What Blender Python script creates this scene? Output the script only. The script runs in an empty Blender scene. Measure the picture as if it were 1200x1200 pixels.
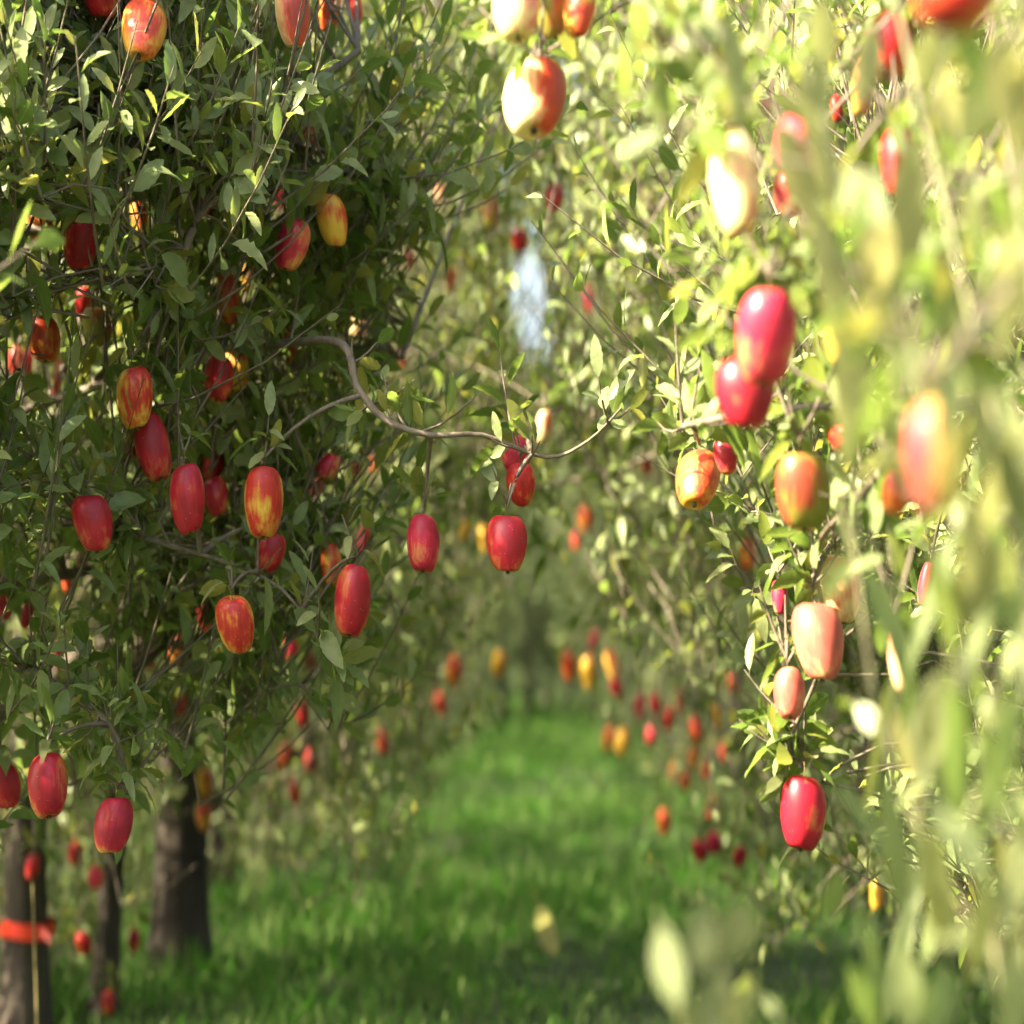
import bpy, math, random
import numpy as np
from mathutils import Vector, Matrix, Euler

R = math.radians
rng = np.random.default_rng(11)
random.seed(5)
scene = bpy.context.scene
COL = scene.collection

# ------------------------------------------------------------------ camera
K = 1200 * 80.0 / 36.0                      # photo pixels per unit of x/depth
CAM = Vector((0, 0, 1.47))
CAM_ROT = Euler((R(90 + 2.58), 0, R(0.43)), 'XYZ').to_matrix()
CR = np.array(CAM_ROT)


def P(px, py, d):
    """world point seen at photo pixel (px, py) at depth d along the view axis"""
    return CAM + CAM_ROT @ Vector(((px - 600) / K * d, (600 - py) / K * d, -d))


def project(p):
    q = (np.asarray(p) - np.array(CAM)) @ CR
    d = -q[:, 2]
    dd = np.where(np.abs(d) < 1e-3, 1e-3, d)
    return 600 + q[:, 0] / dd * K, 600 - q[:, 1] / dd * K, d


cd = bpy.data.cameras.new('camera')
cam = bpy.data.objects.new('camera', cd)
COL.objects.link(cam)
cam.location = CAM
cam.rotation_euler = (R(90 + 2.58), 0, R(0.43))
cd.lens = 80
cd.sensor_width = 36
cd.sensor_fit = 'HORIZONTAL'
cd.clip_start = 0.05
cd.clip_end = 2000
cd.dof.use_dof = True
cd.dof.focus_distance = 4.3
cd.dof.aperture_fstop = 1.7
cd.dof.aperture_ratio = 1.5
scene.camera = cam

# ------------------------------------------------------------------ light
SUN_EL = 41.0
SUN_AZ = math.atan2(-0.91, -0.40)           # from the left, a little behind the camera
e = R(SUN_EL)
SUN_DIR = Vector((math.sin(SUN_AZ) * math.cos(e), math.cos(SUN_AZ) * math.cos(e), math.sin(e)))
ld = bpy.data.lights.new('sun', 'SUN')
ld.energy = 5.0
ld.angle = R(0.5)
ld.color = (1.0, 0.87, 0.62)
sun = bpy.data.objects.new('sun', ld)
COL.objects.link(sun)
sun.rotation_euler = SUN_DIR.to_track_quat('Z', 'Y').to_euler()
sun.location = (-20, -10, 20)

w = bpy.data.worlds.new('World')
scene.world = w
w.use_nodes = True
nt = w.node_tree
bg = nt.nodes['Background']
sky = nt.nodes.new('ShaderNodeTexSky')
sky.sky_type = 'NISHITA'
sky.sun_disc = False
sky.sun_elevation = e
sky.sun_rotation = SUN_AZ
sky.air_density = 1.0
sky.ozone_density = 0.5
sky.dust_density = 6.0
nt.links.new(sky.outputs[0], bg.inputs[0])
bg.inputs[1].default_value = 0.095

scene.view_settings.view_transform = 'Standard'
scene.view_settings.look = 'None'
scene.view_settings.exposure = 2.82
scene.view_settings.gamma = 1
scene.render.engine = 'CYCLES'
scene.cycles.use_denoising = True
try:
    scene.cycles.denoiser = 'OPENIMAGEDENOISE'
    scene.cycles.denoising_input_passes = 'RGB_ALBEDO_NORMAL'
except Exception:
    pass
scene.cycles.max_bounces = 6
scene.cycles.transparent_max_bounces = 8
scene.cycles.sample_clamp_indirect = 8

# ------------------------------------------------------------------ materials


def new_mat(name):
    m = bpy.data.materials.new(name)
    m.use_nodes = True
    t = m.node_tree
    t.nodes.clear()
    return m, t, t.nodes, t.links


def ramp(nodes, stops):
    n = nodes.new('ShaderNodeValToRGB')
    cr = n.color_ramp
    while len(cr.elements) < len(stops):
        cr.elements.new(0.5)
    for el, (p, c) in zip(cr.elements, stops):
        el.position = p
        el.color = (*c, 1)
    return n


def math_node(nodes, links, op, a, b=None):
    n = nodes.new('ShaderNodeMath')
    n.operation = op
    for i, v in enumerate((a, b)):
        if v is None:
            continue
        if isinstance(v, (int, float)):
            n.inputs[i].default_value = v
        else:
            links.new(v, n.inputs[i])
    return n.outputs[0]


def leaf_material(name, tops, unders, trans, tw=0.4, rough=0.42, spec=0.3, veins=0.28):
    m, t, N, Lk = new_mat(name)
    geo = N.new('ShaderNodeNewGeometry')
    tc = N.new('ShaderNodeTexCoord')
    rt = ramp(N, tops)
    Lk.new(geo.outputs['Random Per Island'], rt.inputs[0])
    ru = ramp(N, unders)
    Lk.new(geo.outputs['Random Per Island'], ru.inputs[0])
    mix = N.new('ShaderNodeMix')
    mix.data_type = 'RGBA'
    Lk.new(geo.outputs['Backfacing'], mix.inputs[0])
    Lk.new(rt.outputs[0], mix.inputs[6])
    Lk.new(ru.outputs[0], mix.inputs[7])
    nz = N.new('ShaderNodeTexNoise')
    nz.inputs['Scale'].default_value = 45
    nz.inputs['Detail'].default_value = 3
    Lk.new(tc.outputs['Object'], nz.inputs['Vector'])
    r2 = ramp(N, [(0.3, (0.72, 0.74, 0.7)), (0.7, (1.2, 1.18, 1.15))])
    Lk.new(nz.outputs[0], r2.inputs[0])
    mul = N.new('ShaderNodeMix')
    mul.data_type = 'RGBA'
    mul.blend_type = 'MULTIPLY'
    mul.inputs[0].default_value = 1
    Lk.new(mix.outputs[2], mul.inputs[6])
    Lk.new(r2.outputs[0], mul.inputs[7])
    # pale midrib and side veins
    uvn = N.new('ShaderNodeUVMap')
    su = N.new('ShaderNodeSeparateXYZ')
    Lk.new(uvn.outputs[0], su.inputs[0])
    av = math_node(N, Lk, 'ABSOLUTE', su.outputs[1])
    rib = math_node(N, Lk, 'LESS_THAN', av, 0.07)
    ph = math_node(N, Lk, 'SUBTRACT', math_node(N, Lk, 'MULTIPLY', su.outputs[0], 9.0), math_node(N, Lk, 'MULTIPLY', av, 2.6))
    vein = math_node(N, Lk, 'LESS_THAN', math_node(N, Lk, 'FRACT', ph), 0.14)
    vv = math_node(N, Lk, 'MAXIMUM', math_node(N, Lk, 'MULTIPLY', rib, 0.7), math_node(N, Lk, 'MULTIPLY', vein, veins))
    vm = N.new('ShaderNodeMix')
    vm.data_type = 'RGBA'
    Lk.new(vv, vm.inputs[0])
    Lk.new(mul.outputs[2], vm.inputs[6])
    vm.inputs[7].default_value = (0.20, 0.25, 0.10, 1)
    mul = vm
    b = N.new('ShaderNodeBsdfPrincipled')
    Lk.new(mul.outputs[2], b.inputs['Base Color'])
    b.inputs['Roughness'].default_value = rough
    b.inputs['Specular IOR Level'].default_value = spec
    bm_ = N.new('ShaderNodeBump')
    bm_.inputs['Strength'].default_value = 0.25
    bm_.inputs['Distance'].default_value = 0.01
    Lk.new(nz.outputs[0], bm_.inputs['Height'])
    Lk.new(bm_.outputs[0], b.inputs['Normal'])
    tr = N.new('ShaderNodeBsdfTranslucent')
    rr = ramp(N, trans)
    Lk.new(geo.outputs['Random Per Island'], rr.inputs[0])
    Lk.new(rr.outputs[0], tr.inputs[0])
    ms = N.new('ShaderNodeMixShader')
    ms.inputs[0].default_value = tw
    Lk.new(b.outputs[0], ms.inputs[1])
    Lk.new(tr.outputs[0], ms.inputs[2])
    out = N.new('ShaderNodeOutputMaterial')
    Lk.new(ms.outputs[0], out.inputs[0])
    return m


M_LEAF = leaf_material(
    'apple_leaf',
    [(0.0, (0.052, 0.092, 0.018)), (0.45, (0.086, 0.134, 0.028)), (0.8, (0.122, 0.168, 0.040)), (0.97, (0.20, 0.19, 0.04))],
    [(0.0, (0.165, 0.205, 0.085)), (0.6, (0.205, 0.25, 0.11)), (1.0, (0.25, 0.28, 0.12))],
    [(0.0, (0.19, 0.30, 0.05)), (0.6, (0.28, 0.38, 0.07)), (0.97, (0.44, 0.42, 0.08))])
M_LEAF_SUNLIT = leaf_material(  # paler copy of the apple leaf, sunlight put into its colour
    'pale_leaf',
    [(0.0, (0.10, 0.12, 0.045)), (0.5, (0.145, 0.155, 0.06)), (1.0, (0.20, 0.195, 0.07))],
    [(0.0, (0.14, 0.18, 0.08)), (1.0, (0.22, 0.24, 0.11))],
    [(0.0, (0.34, 0.37, 0.12)), (1.0, (0.52, 0.48, 0.18))])
M_LANE_LEAF = leaf_material(  # darker, cooler apple leaf, the shade of the lane put into its colour
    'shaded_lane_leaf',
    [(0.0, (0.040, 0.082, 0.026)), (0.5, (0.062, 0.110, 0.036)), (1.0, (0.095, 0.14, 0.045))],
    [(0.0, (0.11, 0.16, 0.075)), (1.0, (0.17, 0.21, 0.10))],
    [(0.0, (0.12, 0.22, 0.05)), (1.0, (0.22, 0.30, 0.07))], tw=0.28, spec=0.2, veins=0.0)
M_FAR_LEAF = leaf_material(
    'windbreak_leaf',
    [(0.0, (0.05, 0.10, 0.03)), (0.6, (0.09, 0.15, 0.04)), (1.0, (0.16, 0.20, 0.06))],
    [(0.0, (0.12, 0.18, 0.08)), (1.0, (0.18, 0.24, 0.10))],
    [(0.0, (0.2, 0.32, 0.05)), (1.0, (0.32, 0.40, 0.08))])
M_GRASS = leaf_material(
    'grass_blade',
    [(0.0, (0.050, 0.165, 0.011)), (0.5, (0.072, 0.205, 0.014)), (0.85, (0.10, 0.24, 0.02)), (1.0, (0.19, 0.28, 0.04))],
    [(0.0, (0.024, 0.13, 0.008)), (1.0, (0.04, 0.18, 0.012))],
    [(0.0, (0.05, 0.30, 0.010)), (1.0, (0.10, 0.40, 0.014))], tw=0.4, rough=0.7, spec=0.05, veins=0.0)
M_YLEAF = leaf_material(
    'yellow_leaf', [(0, (0.72, 0.56, 0.08)), (1, (0.76, 0.6, 0.10))],
    [(0, (0.6, 0.45, 0.1)), (1, (0.6, 0.45, 0.1))], [(0, (0.6, 0.4, 0.04)), (1, (0.6, 0.4, 0.04))], tw=0.3)


def noise_mat(name, c1, c2, scale, stretch=(1, 1, 1), rough=0.85, bump=0.5, dist=0.02):
    m, t, N, Lk = new_mat(name)
    tc = N.new('ShaderNodeTexCoord')
    mp = N.new('ShaderNodeMapping')
    mp.inputs['Scale'].default_value = stretch
    Lk.new(tc.outputs['Object'], mp.inputs[0])
    nz = N.new('ShaderNodeTexNoise')
    nz.inputs['Scale'].default_value = scale
    nz.inputs['Detail'].default_value = 6
    nz.inputs['Roughness'].default_value = 0.65
    Lk.new(mp.outputs[0], nz.inputs['Vector'])
    rp = ramp(N, [(0.32, c1), (0.68, c2)])
    Lk.new(nz.outputs[0], rp.inputs[0])
    b = N.new('ShaderNodeBsdfPrincipled')
    Lk.new(rp.outputs[0], b.inputs['Base Color'])
    b.inputs['Roughness'].default_value = rough
    bp = N.new('ShaderNodeBump')
    bp.inputs['Strength'].default_value = bump
    bp.inputs['Distance'].default_value = dist
    Lk.new(nz.outputs[0], bp.inputs['Height'])
    Lk.new(bp.outputs[0], b.inputs['Normal'])
    out = N.new('ShaderNodeOutputMaterial')
    Lk.new(b.outputs[0], out.inputs[0])
    return m


M_BARK = noise_mat('bark', (0.016, 0.011, 0.008), (0.062, 0.046, 0.034), 14, (1, 1, 0.22), bump=0.9)
M_TWIG = noise_mat('twig_bark', (0.085, 0.062, 0.042), (0.19, 0.155, 0.115), 30, (1, 1, 0.4), rough=0.7)
M_SHOOT = noise_mat('green_shoot', (0.14, 0.12, 0.06), (0.24, 0.25, 0.11), 25, rough=0.6)
M_STEM = noise_mat('apple_stem', (0.08, 0.05, 0.02), (0.17, 0.13, 0.05), 20, rough=0.6)
M_CALYX = noise_mat('calyx', (0.05, 0.04, 0.02), (0.16, 0.14, 0.06), 20)
M_SOIL = noise_mat('grass_ground', (0.016, 0.034, 0.006), (0.040, 0.068, 0.013), 3.0, rough=0.95)
M_TAPE = noise_mat('red_tape', (0.55, 0.022, 0.010), (0.66, 0.04, 0.015), 8, rough=0.35, bump=0.1)
M_STALK = noise_mat('dry_stalk', (0.16, 0.13, 0.05), (0.26, 0.21, 0.08), 12, rough=0.7)


def apple_material(name, ground, blush, cover, cav, dirw=0.55, patch=2.0):
    """yellow-green ground colour under a red blush that covers one cheek, streaked from stem to eye"""
    m, t, N, Lk = new_mat(name)
    tc = N.new('ShaderNodeTexCoord')
    oi = N.new('ShaderNodeObjectInfo')
    sep = N.new('ShaderNodeSeparateXYZ')
    Lk.new(tc.outputs['Object'], sep.inputs[0])
    # seed shift per apple
    comb = N.new('ShaderNodeCombineXYZ')
    s = math_node(N, Lk, 'MULTIPLY', oi.outputs['Random'], 37.0)
    for i in range(3):
        Lk.new(s, comb.inputs[i])
    add = N.new('ShaderNodeVectorMath')
    add.operation = 'ADD'
    Lk.new(tc.outputs['Object'], add.inputs[0])
    Lk.new(comb.outputs[0], add.inputs[1])
    mp = N.new('ShaderNodeMapping')
    mp.inputs['Scale'].default_value = (9, 9, 0.9)
    Lk.new(add.outputs[0], mp.inputs[0])
    st = N.new('ShaderNodeTexNoise')
    st.inputs['Scale'].default_value = 1.6
    st.inputs['Detail'].default_value = 4
    Lk.new(mp.outputs[0], st.inputs['Vector'])
    pt = N.new('ShaderNodeTexNoise')
    pt.inputs['Scale'].default_value = 2.2
    pt.inputs['Detail'].default_value = 5
    Lk.new(add.outputs[0], pt.inputs['Vector'])
    # blush cheek: +X side, lower part less
    f = math_node(N, Lk, 'MULTIPLY', sep.outputs[0], dirw)
    f = math_node(N, Lk, 'ADD', f, math_node(N, Lk, 'MULTIPLY', sep.outputs[2], 0.16))
    f = math_node(N, Lk, 'ADD', f, math_node(N, Lk, 'MULTIPLY', math_node(N, Lk, 'SUBTRACT', st.outputs[0], 0.5), 0.75))
    f = math_node(N, Lk, 'ADD', f, math_node(N, Lk, 'MULTIPLY', math_node(N, Lk, 'SUBTRACT', pt.outputs[0], 0.5), patch))
    f = math_node(N, Lk, 'ADD', f, cover)
    mid = tuple(0.45 * a + 0.55 * b for a, b in zip(ground, blush))
    deep = tuple(0.62 * b for b in blush)
    rp = ramp(N, [(0.10, ground), (0.36, mid), (0.58, blush), (0.98, deep)])
    Lk.new(f, rp.inputs[0])
    # pale specks
    vo = N.new('ShaderNodeTexVoronoi')
    vo.inputs['Scale'].default_value = 9
    Lk.new(tc.outputs['Object'], vo.inputs['Vector'])
    sp = math_node(N, Lk, 'LESS_THAN', vo.outputs['Distance'], 0.075)
    sp = math_node(N, Lk, 'MULTIPLY', sp, 0.5)
    mx = N.new('ShaderNodeMix')
    mx.data_type = 'RGBA'
    Lk.new(sp, mx.inputs[0])
    Lk.new(rp.outputs[0], mx.inputs[6])
    mx.inputs[7].default_value = (0.62, 0.45, 0.25, 1)
    b = N.new('ShaderNodeBsdfPrincipled')
    Lk.new(mx.outputs[2], b.inputs['Base Color'])
    b.inputs['Roughness'].default_value = 0.36
    b.inputs['Specular IOR Level'].default_value = 0.4
    b.inputs['Coat Weight'].default_value = 0.0
    b.inputs['Coat Roughness'].default_value = 0.2
    # dusty bloom: uneven gloss
    rg = N.new('ShaderNodeMapRange')
    Lk.new(pt.outputs[0], rg.inputs[0])
    rg.inputs[1].default_value = .3
    rg.inputs[2].default_value = .7
    rg.inputs[3].default_value = .26
    rg.inputs[4].default_value = .55
    Lk.new(rg.outputs[0], b.inputs['Roughness'])
    out = N.new('ShaderNodeOutputMaterial')
    Lk.new(b.outputs[0], out.inputs[0])
    return m


APPLE_MATS = {
    'crimson': apple_material('apple_crimson', (0.55, 0.22, 0.06), (0.41, 0.009, 0.026), 0.57, 0),
    'magenta': apple_material('apple_magenta', (0.62, 0.32, 0.09), (0.52, 0.020, 0.058), 0.52, 0),
    'red': apple_material('apple_red', (0.60, 0.28, 0.05), (0.43, 0.014, 0.018), 0.54, 0),
    'blush': apple_material('apple_blush', (0.66, 0.42, 0.06), (0.47, 0.026, 0.020), 0.34, 0),
    'orange': apple_material('apple_orange', (0.62, 0.34, 0.05), (0.48, 0.050, 0.018), 0.36, 0),
    'gold': apple_material('apple_gold', (0.62, 0.36, 0.045), (0.52, 0.06, 0.02), 0.26, 0),
    'pink': apple_material('apple_pink', (0.70, 0.42, 0.18), (0.58, 0.12, 0.085), 0.56, 0),
    'cream': apple_material('apple_cream', (0.80, 0.60, 0.24), (0.60, 0.15, 0.11), 0.20, 0),  # pale ground colour stands for sunlit, blown-out skin
    'half': apple_material('apple_half_lit_cheek', (0.80, 0.60, 0.28), (0.55, 0.055, 0.022), 0.30, 0, 1.7, 0.9),  # cream side is sunlight put into the skin colour
    'flare': apple_material('apple_flare', (0.85, 0.62, 0.13), (0.58, 0.075, 0.09), 0.16, 0, 1.5, 0.8),  # bright yellow ground is sun glare put into the colour
    'pale': apple_material('apple_pale', (0.74, 0.54, 0.27), (0.58, 0.14, 0.08), 0.34, 0),
    'green': apple_material('apple_green', (0.20, 0.19, 0.03), (0.32, 0.055, 0.025), 0.28, 0),  # skin colour darkened to stand for shade on the fruit
}

# ------------------------------------------------------------------ mesh helpers


def mesh_np(name, verts, quads, mats, matidx=None, smooth=True, uv=None):
    me = bpy.data.meshes.new(name)
    verts = np.ascontiguousarray(verts, dtype=np.float32)
    quads = np.ascontiguousarray(quads, dtype=np.int32)
    nq, k = quads.shape
    me.vertices.add(len(verts))
    me.vertices.foreach_set('co', verts.ravel())
    me.loops.add(nq * k)
    me.loops.foreach_set('vertex_index', quads.ravel())
    me.polygons.add(nq)
    me.polygons.foreach_set('loop_start', np.arange(0, nq * k, k, dtype=np.int32))
    if matidx is not None:
        me.polygons.foreach_set('material_index', np.ascontiguousarray(matidx, dtype=np.int32))
    me.polygons.foreach_set('use_smooth', np.full(nq, smooth, dtype=bool))
    if uv is not None:
        lay = me.uv_layers.new(name='leaf')
        lay.data.foreach_set('uv', np.ascontiguousarray(uv[quads.ravel()], dtype=np.float32).ravel())
    for m in mats:
        me.materials.append(m)
    me.update(calc_edges=True)
    me.validate()
    return me


def link(name, me, parent=None, loc=None):
    o = bpy.data.objects.new(name, me)
    COL.objects.link(o)
    if parent is not None:
        o.parent = parent
    if loc is not None:
        o.location = loc
    return o


def tag(o, label=None, cat=None, group=None, kind=None):
    if label:
        o['label'] = label
    if cat:
        o['category'] = cat
    if group:
        o['group'] = group
    if kind:
        o['kind'] = kind
    return o


def norm(v):
    return v / np.maximum(np.linalg.norm(v, axis=-1, keepdims=True), 1e-9)


LEAFSHAPES = {
    'hi': (np.array([0, .14, .22, .30, .36, .44, .50, .58, .64, .72, .78, .86, .91, 1.0]), np.array([.03, .04, .42, .74, .76, .98, .92, 1.03, .92, .90, .74, .62, .42, .02])),
    'mid': (np.array([0, .14, .32, .6, .83, 1.0]), np.array([.03, .05, .8, 1.0, .58, .02])),
    'low': (np.array([0, .16, .5, .8, 1.0]), np.array([.03, .08, 1.0, .62, .03])),
    'far': (np.array([0, .5, 1.0]), np.array([.08, 1.0, .06])),
}
VSTRETCH = 1.45                              # the fruit and leaves of this place are long and slender


def leaf_mesh(base, dirv, up, L, W, shape='mid', fold=None, curl=None, stretch=VSTRETCH):
    n = len(base)
    s, hw = LEAFSHAPES[shape]
    k = len(s)
    dirv = norm(dirv)
    side = norm(np.cross(up, dirv))
    nor = np.cross(dirv, side)
    if fold is None:
        fold = rng.uniform(0.05, 0.55, n)
    if curl is None:
        curl = rng.uniform(-0.2, 0.65, n)
    wav = rng.uniform(-0.12, 0.12, (n, k))
    V = np.zeros((n, k, 3, 3))
    for i in range(k):
        ctr = dirv * (s[i] * L)[:, None] - nor * (curl * s[i] ** 2 * L)[:, None]
        for j, sg in enumerate((-1, 0, 1)):
            off = side * (sg * hw[i] * W * 0.5)[:, None] + nor * (abs(sg) * (fold + sg * wav[:, i]) * hw[i] * W * 0.5)[:, None]
            V[:, i, j] = ctr + off
    V[..., 2] *= stretch
    V += base[:, None, None, :]
    global LAST_UV
    uv = np.zeros((k, 3, 2))
    uv[:, :, 0] = s[:, None]
    uv[:, :, 1] = np.array([-1., 0, 1])[None] * hw[:, None]
    LAST_UV = np.tile(uv.reshape(1, -1, 2), (n, 1, 1)).reshape(-1, 2)
    idx = np.arange(n)[:, None, None] * (k * 3)
    q = []
    for i in range(k - 1):
        for j in range(2):
            a = i * 3 + j
            q.append([a, a + 1, a + 4, a + 3])
    Q = (idx + np.array(q)[None]).reshape(-1, 4)
    return V.reshape(-1, 3), Q


def tubes(paths, radii, sides=5):
    """paths n x k x 3, radii n x k"""
    paths = np.asarray(paths, float)
    radii = np.asarray(radii, float)
    n, k, _ = paths.shape
    tang = norm(np.gradient(paths, axis=1))
    ref = np.where(np.abs(tang[..., 2:3]) > 0.9, np.array([1.0, 0.13, 0]), np.array([0, 0.1, 1.0]))
    u = norm(np.cross(tang, ref))
    v = np.cross(tang, u)
    a = np.arange(sides) * 2 * np.pi / sides
    V = paths[:, :, None, :] + radii[:, :, None, None] * (u[:, :, None, :] * np.cos(a)[None, None, :, None] + v[:, :, None, :] * np.sin(a)[None, None, :, None])
    q = []
    for i in range(k - 1):
        for j in range(sides):
            q.append([i * sides + j, i * sides + (j + 1) % sides, (i + 1) * sides + (j + 1) % sides, (i + 1) * sides + j])
    Q = (np.arange(n)[:, None, None] * (k * sides) + np.array(q)[None]).reshape(-1, 4)
    return V.reshape(-1, 3), Q


class Acc:
    def __init__(self):
        self.v, self.q, self.m, self.u, self.n = [], [], [], [], 0

    def add(self, V, Q, mi, uv=None):
        if len(V) == 0:
            return
        self.v.append(V)
        self.u.append(uv if uv is not None else np.zeros((len(V), 2)))
        self.q.append(Q + self.n)
        self.m.append(np.full(len(Q), mi))
        self.n += len(V)

    def mesh(self, name, mats):
        return mesh_np(name, np.concatenate(self.v), np.concatenate(self.q), mats, np.concatenate(self.m), uv=np.concatenate(self.u))


def lump(p, seed, f=2.2):
    """smooth pseudo-noise in about -1..1 over points n x 3"""
    r = np.random.default_rng(seed)
    out = np.zeros(len(p))
    for i in range(5):
        k = r.normal(size=3) * f * (1 + 0.5 * i)
        out += np.sin(p @ k + r.uniform(0, 6.28)) / (1 + 0.35 * i)
    return out / 2.2


def rand_unit(n):
    return norm(rng.normal(size=(n, 3)))


# ------------------------------------------------------------------ apples: shapes


def apple_body(seed, neck):
    r = np.random.default_rng(seed)
    nr, ns = 18, 28
    prof = []
    for i in range(nr):
        t = i / (nr - 1)
        a = math.pi * t
        rad = math.sin(a) ** 0.72 * (1.0 + 0.055 * math.cos(a) * neck) * 0.5
        z = 0.5 * math.cos(a)
        rad *= 1.0 + 0.05 * math.sin(2 * a) * neck
        prof.append((rad, z))
    V = []
    ph = r.uniform(0, 6.28)
    for i, (rad, z) in enumerate(prof):
        t = i / (nr - 1)
        for j in range(ns):
            th = 2 * math.pi * j / ns
            lob = 1 + 0.04 * max(0, t - 0.3) * math.cos(5 * th + ph) + 0.04 * math.cos(2 * th + ph * 2) + 0.03 * math.cos(th + ph) + .015 * math.cos(3 * th + ph * 3)
            rr = rad * lob
            zz = z
            # stem hollow and eye basin
            zz -= 0.115 * math.exp(-(rad / 0.16) ** 2) if z > 0 else 0
            zz += 0.085 * math.exp(-(rad / 0.15) ** 2) if z < 0 else 0
            V.append((rr * math.cos(th), rr * math.sin(th), zz + 0.11 * math.cos(th + ph * 1.7) * rad))
    Q = []
    for i in range(nr - 1):
        for j in range(ns):
            Q.append((i * ns + j, (i + 1) * ns + j, (i + 1) * ns + (j + 1) % ns, i * ns + (j + 1) % ns))
    return np.array(V), np.array(Q)


BODIES = [apple_body(s, nk) for s, nk in ((1, 0.7), (2, 1.1), (3, 0.2), (4, .9), (5, 1.3), (6, .4), (7, .8))]
BODY_CACHE = {}


def body_mesh(shape, mat):
    key = (shape, mat)
    if key not in BODY_CACHE:
        V, Q = BODIES[shape]
        BODY_CACHE[key] = mesh_np('apple_skin_mesh', V, Q, [APPLE_MATS[mat]])
    return BODY_CACHE[key]


def stem_mesh():
    t = np.linspace(0, 1, 6)
    path = np.stack([0.05 * t ** 2, 0.02 * t, 0.37 + 0.30 * t], 1)
    V, Q = tubes(path[None], np.array([[.022, .018, .017, .017, .02, .028]]), 6)
    return mesh_np('stem_mesh', V, Q, [M_STEM])


def calyx_mesh():
    base = np.zeros((7, 3)) + np.array([0, 0, -0.415])
    a = np.arange(7) * 2 * np.pi / 7
    d = np.stack([np.cos(a) * .6, np.sin(a) * .6, -np.ones(7) * .55], 1)
    V, Q = leaf_mesh(base, d, np.tile([0, 0, 1.0], (7, 1)), np.full(7, .11), np.full(7, .06), 'low', np.full(7, .2), np.full(7, .3), 1.0)
    # dark button in the eye
    rr = []
    for i in range(4):
        ph = i / 3 * math.pi / 2
        for j in range(8):
            rr.append((.055 * math.cos(ph) * math.cos(j * math.pi / 4), .055 * math.cos(ph) * math.sin(j * math.pi / 4), -0.405 - .03 * math.sin(ph)))
    bq = [(i * 8 + j, i * 8 + (j + 1) % 8, (i + 1) * 8 + (j + 1) % 8, (i + 1) * 8 + j) for i in range(3) for j in range(8)]
    return mesh_np('calyx_mesh', np.concatenate([V, np.array(rr)]), np.concatenate([Q, np.array(bq) + len(V)]), [M_CALYX])


ME_STEM, ME_CALYX = stem_mesh(), calyx_mesh()

# ------------------------------------------------------------------ the apples the photograph shows
# px, py (centre), width, height, skin, depth, lean (deg, + leans right), face (deg the eye turns to the lens), leafy (0..1 how much leaf may cover), label
A = []


def ap(px, py, wd, ht, skin, d, lean, face, leafy, label):
    A.append(dict(px=px, py=py, w=wd, h=ht, skin=skin, d=d, lean=lean, face=face, leafy=leafy, label=label))

# --- left tree in focus, upper part
ap(118, -8, 42, 62, 'red', 4.5, 4, 0, .3, 'red apple cut off by the top edge, beside a larger orange-red one')
ap(167, 36, 50, 88, 'orange', 4.3, -4, 40, .0, 'large orange-red apple at top left showing its yellow eye end')
ap(343, 18, 40, 84, 'half', 4.5, 4, 0, .1, 'sunlit cream and pink apple at the top edge of the left tree')
ap(386, 8, 27, 66, 'orange', 5.2, 0, 0, .3, 'dull brown-orange apple in shade right beside the sunlit cream apple')
ap(416, 8, 18, 40, 'red', 6.4, 0, 0, .3, 'narrow dark red apple at the top edge, outermost of the left tree there')
ap(94, 285, 42, 66, 'crimson', 4.5, 2, 0, .0, 'plump dark red apple hanging over a broad green leaf, upper left')
ap(48, 268, 30, 46, 'orange', 5.0, 0, 0, .2, 'orange-red apple half behind leaves just left of the plump dark red one')
ap(38, 310, 14, 22, 'crimson', 7.0, 0, 0, .3, 'tiny dark red apple peeping out below the orange-red one at far left')
ap(163, 248, 20, 54, 'orange', 5.2, 6, 0, .3, 'slim orange-red apple squeezed between leaves left of the dark branch stub')
ap(150, 226, 12, 20, 'red', 7.6, 0, 0, .4, 'small red spot of an apple just above the slim orange-red one')
ap(342, 287, 37, 64, 'magenta', 4.7, -14, 0, .1, 'pinkish red apple tilted to the right in the middle of the left crown')
ap(389, 258, 36, 66, 'gold', 4.9, 12, 0, .25, 'orange-yellow apple with a red base right beside the tilted pinkish one')
ap(362, 162, 24, 34, 'orange', 6.8, 0, 0, .2, 'faint pale orange apple high up in the left crown below the sunlit cream apple')
ap(328, 233, 14, 26, 'crimson', 7.2, 0, 0, .3, 'small dark red apple above the tilted pinkish one')
ap(268, 350, 27, 66, 'orange', 5.2, 2, 0, .2, 'dull brownish orange apple under the bare twig, long and matte')
ap(289, 325, 12, 34, 'gold', 6.8, 0, 0, .3, 'thin orange sliver of an apple right beside the dull brownish orange one')
ap(98, 355, 20, 40, 'red', 5.6, 0, 0, .3, 'faded red apple in shade below the broad green leaf')
ap(114, 383, 32, 48, 'green', 5.3, 4, 0, .2, 'greenish orange apple below the broad green leaf at left')
ap(52, 397, 38, 58, 'orange', 4.9, 0, 0, .1, 'pinkish orange apple left of the greenish orange one')
ap(240, 240, 14, 24, 'crimson', 7.0, 0, 0, .3, 'small dark red apple directly behind the bare slanting twig')
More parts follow.
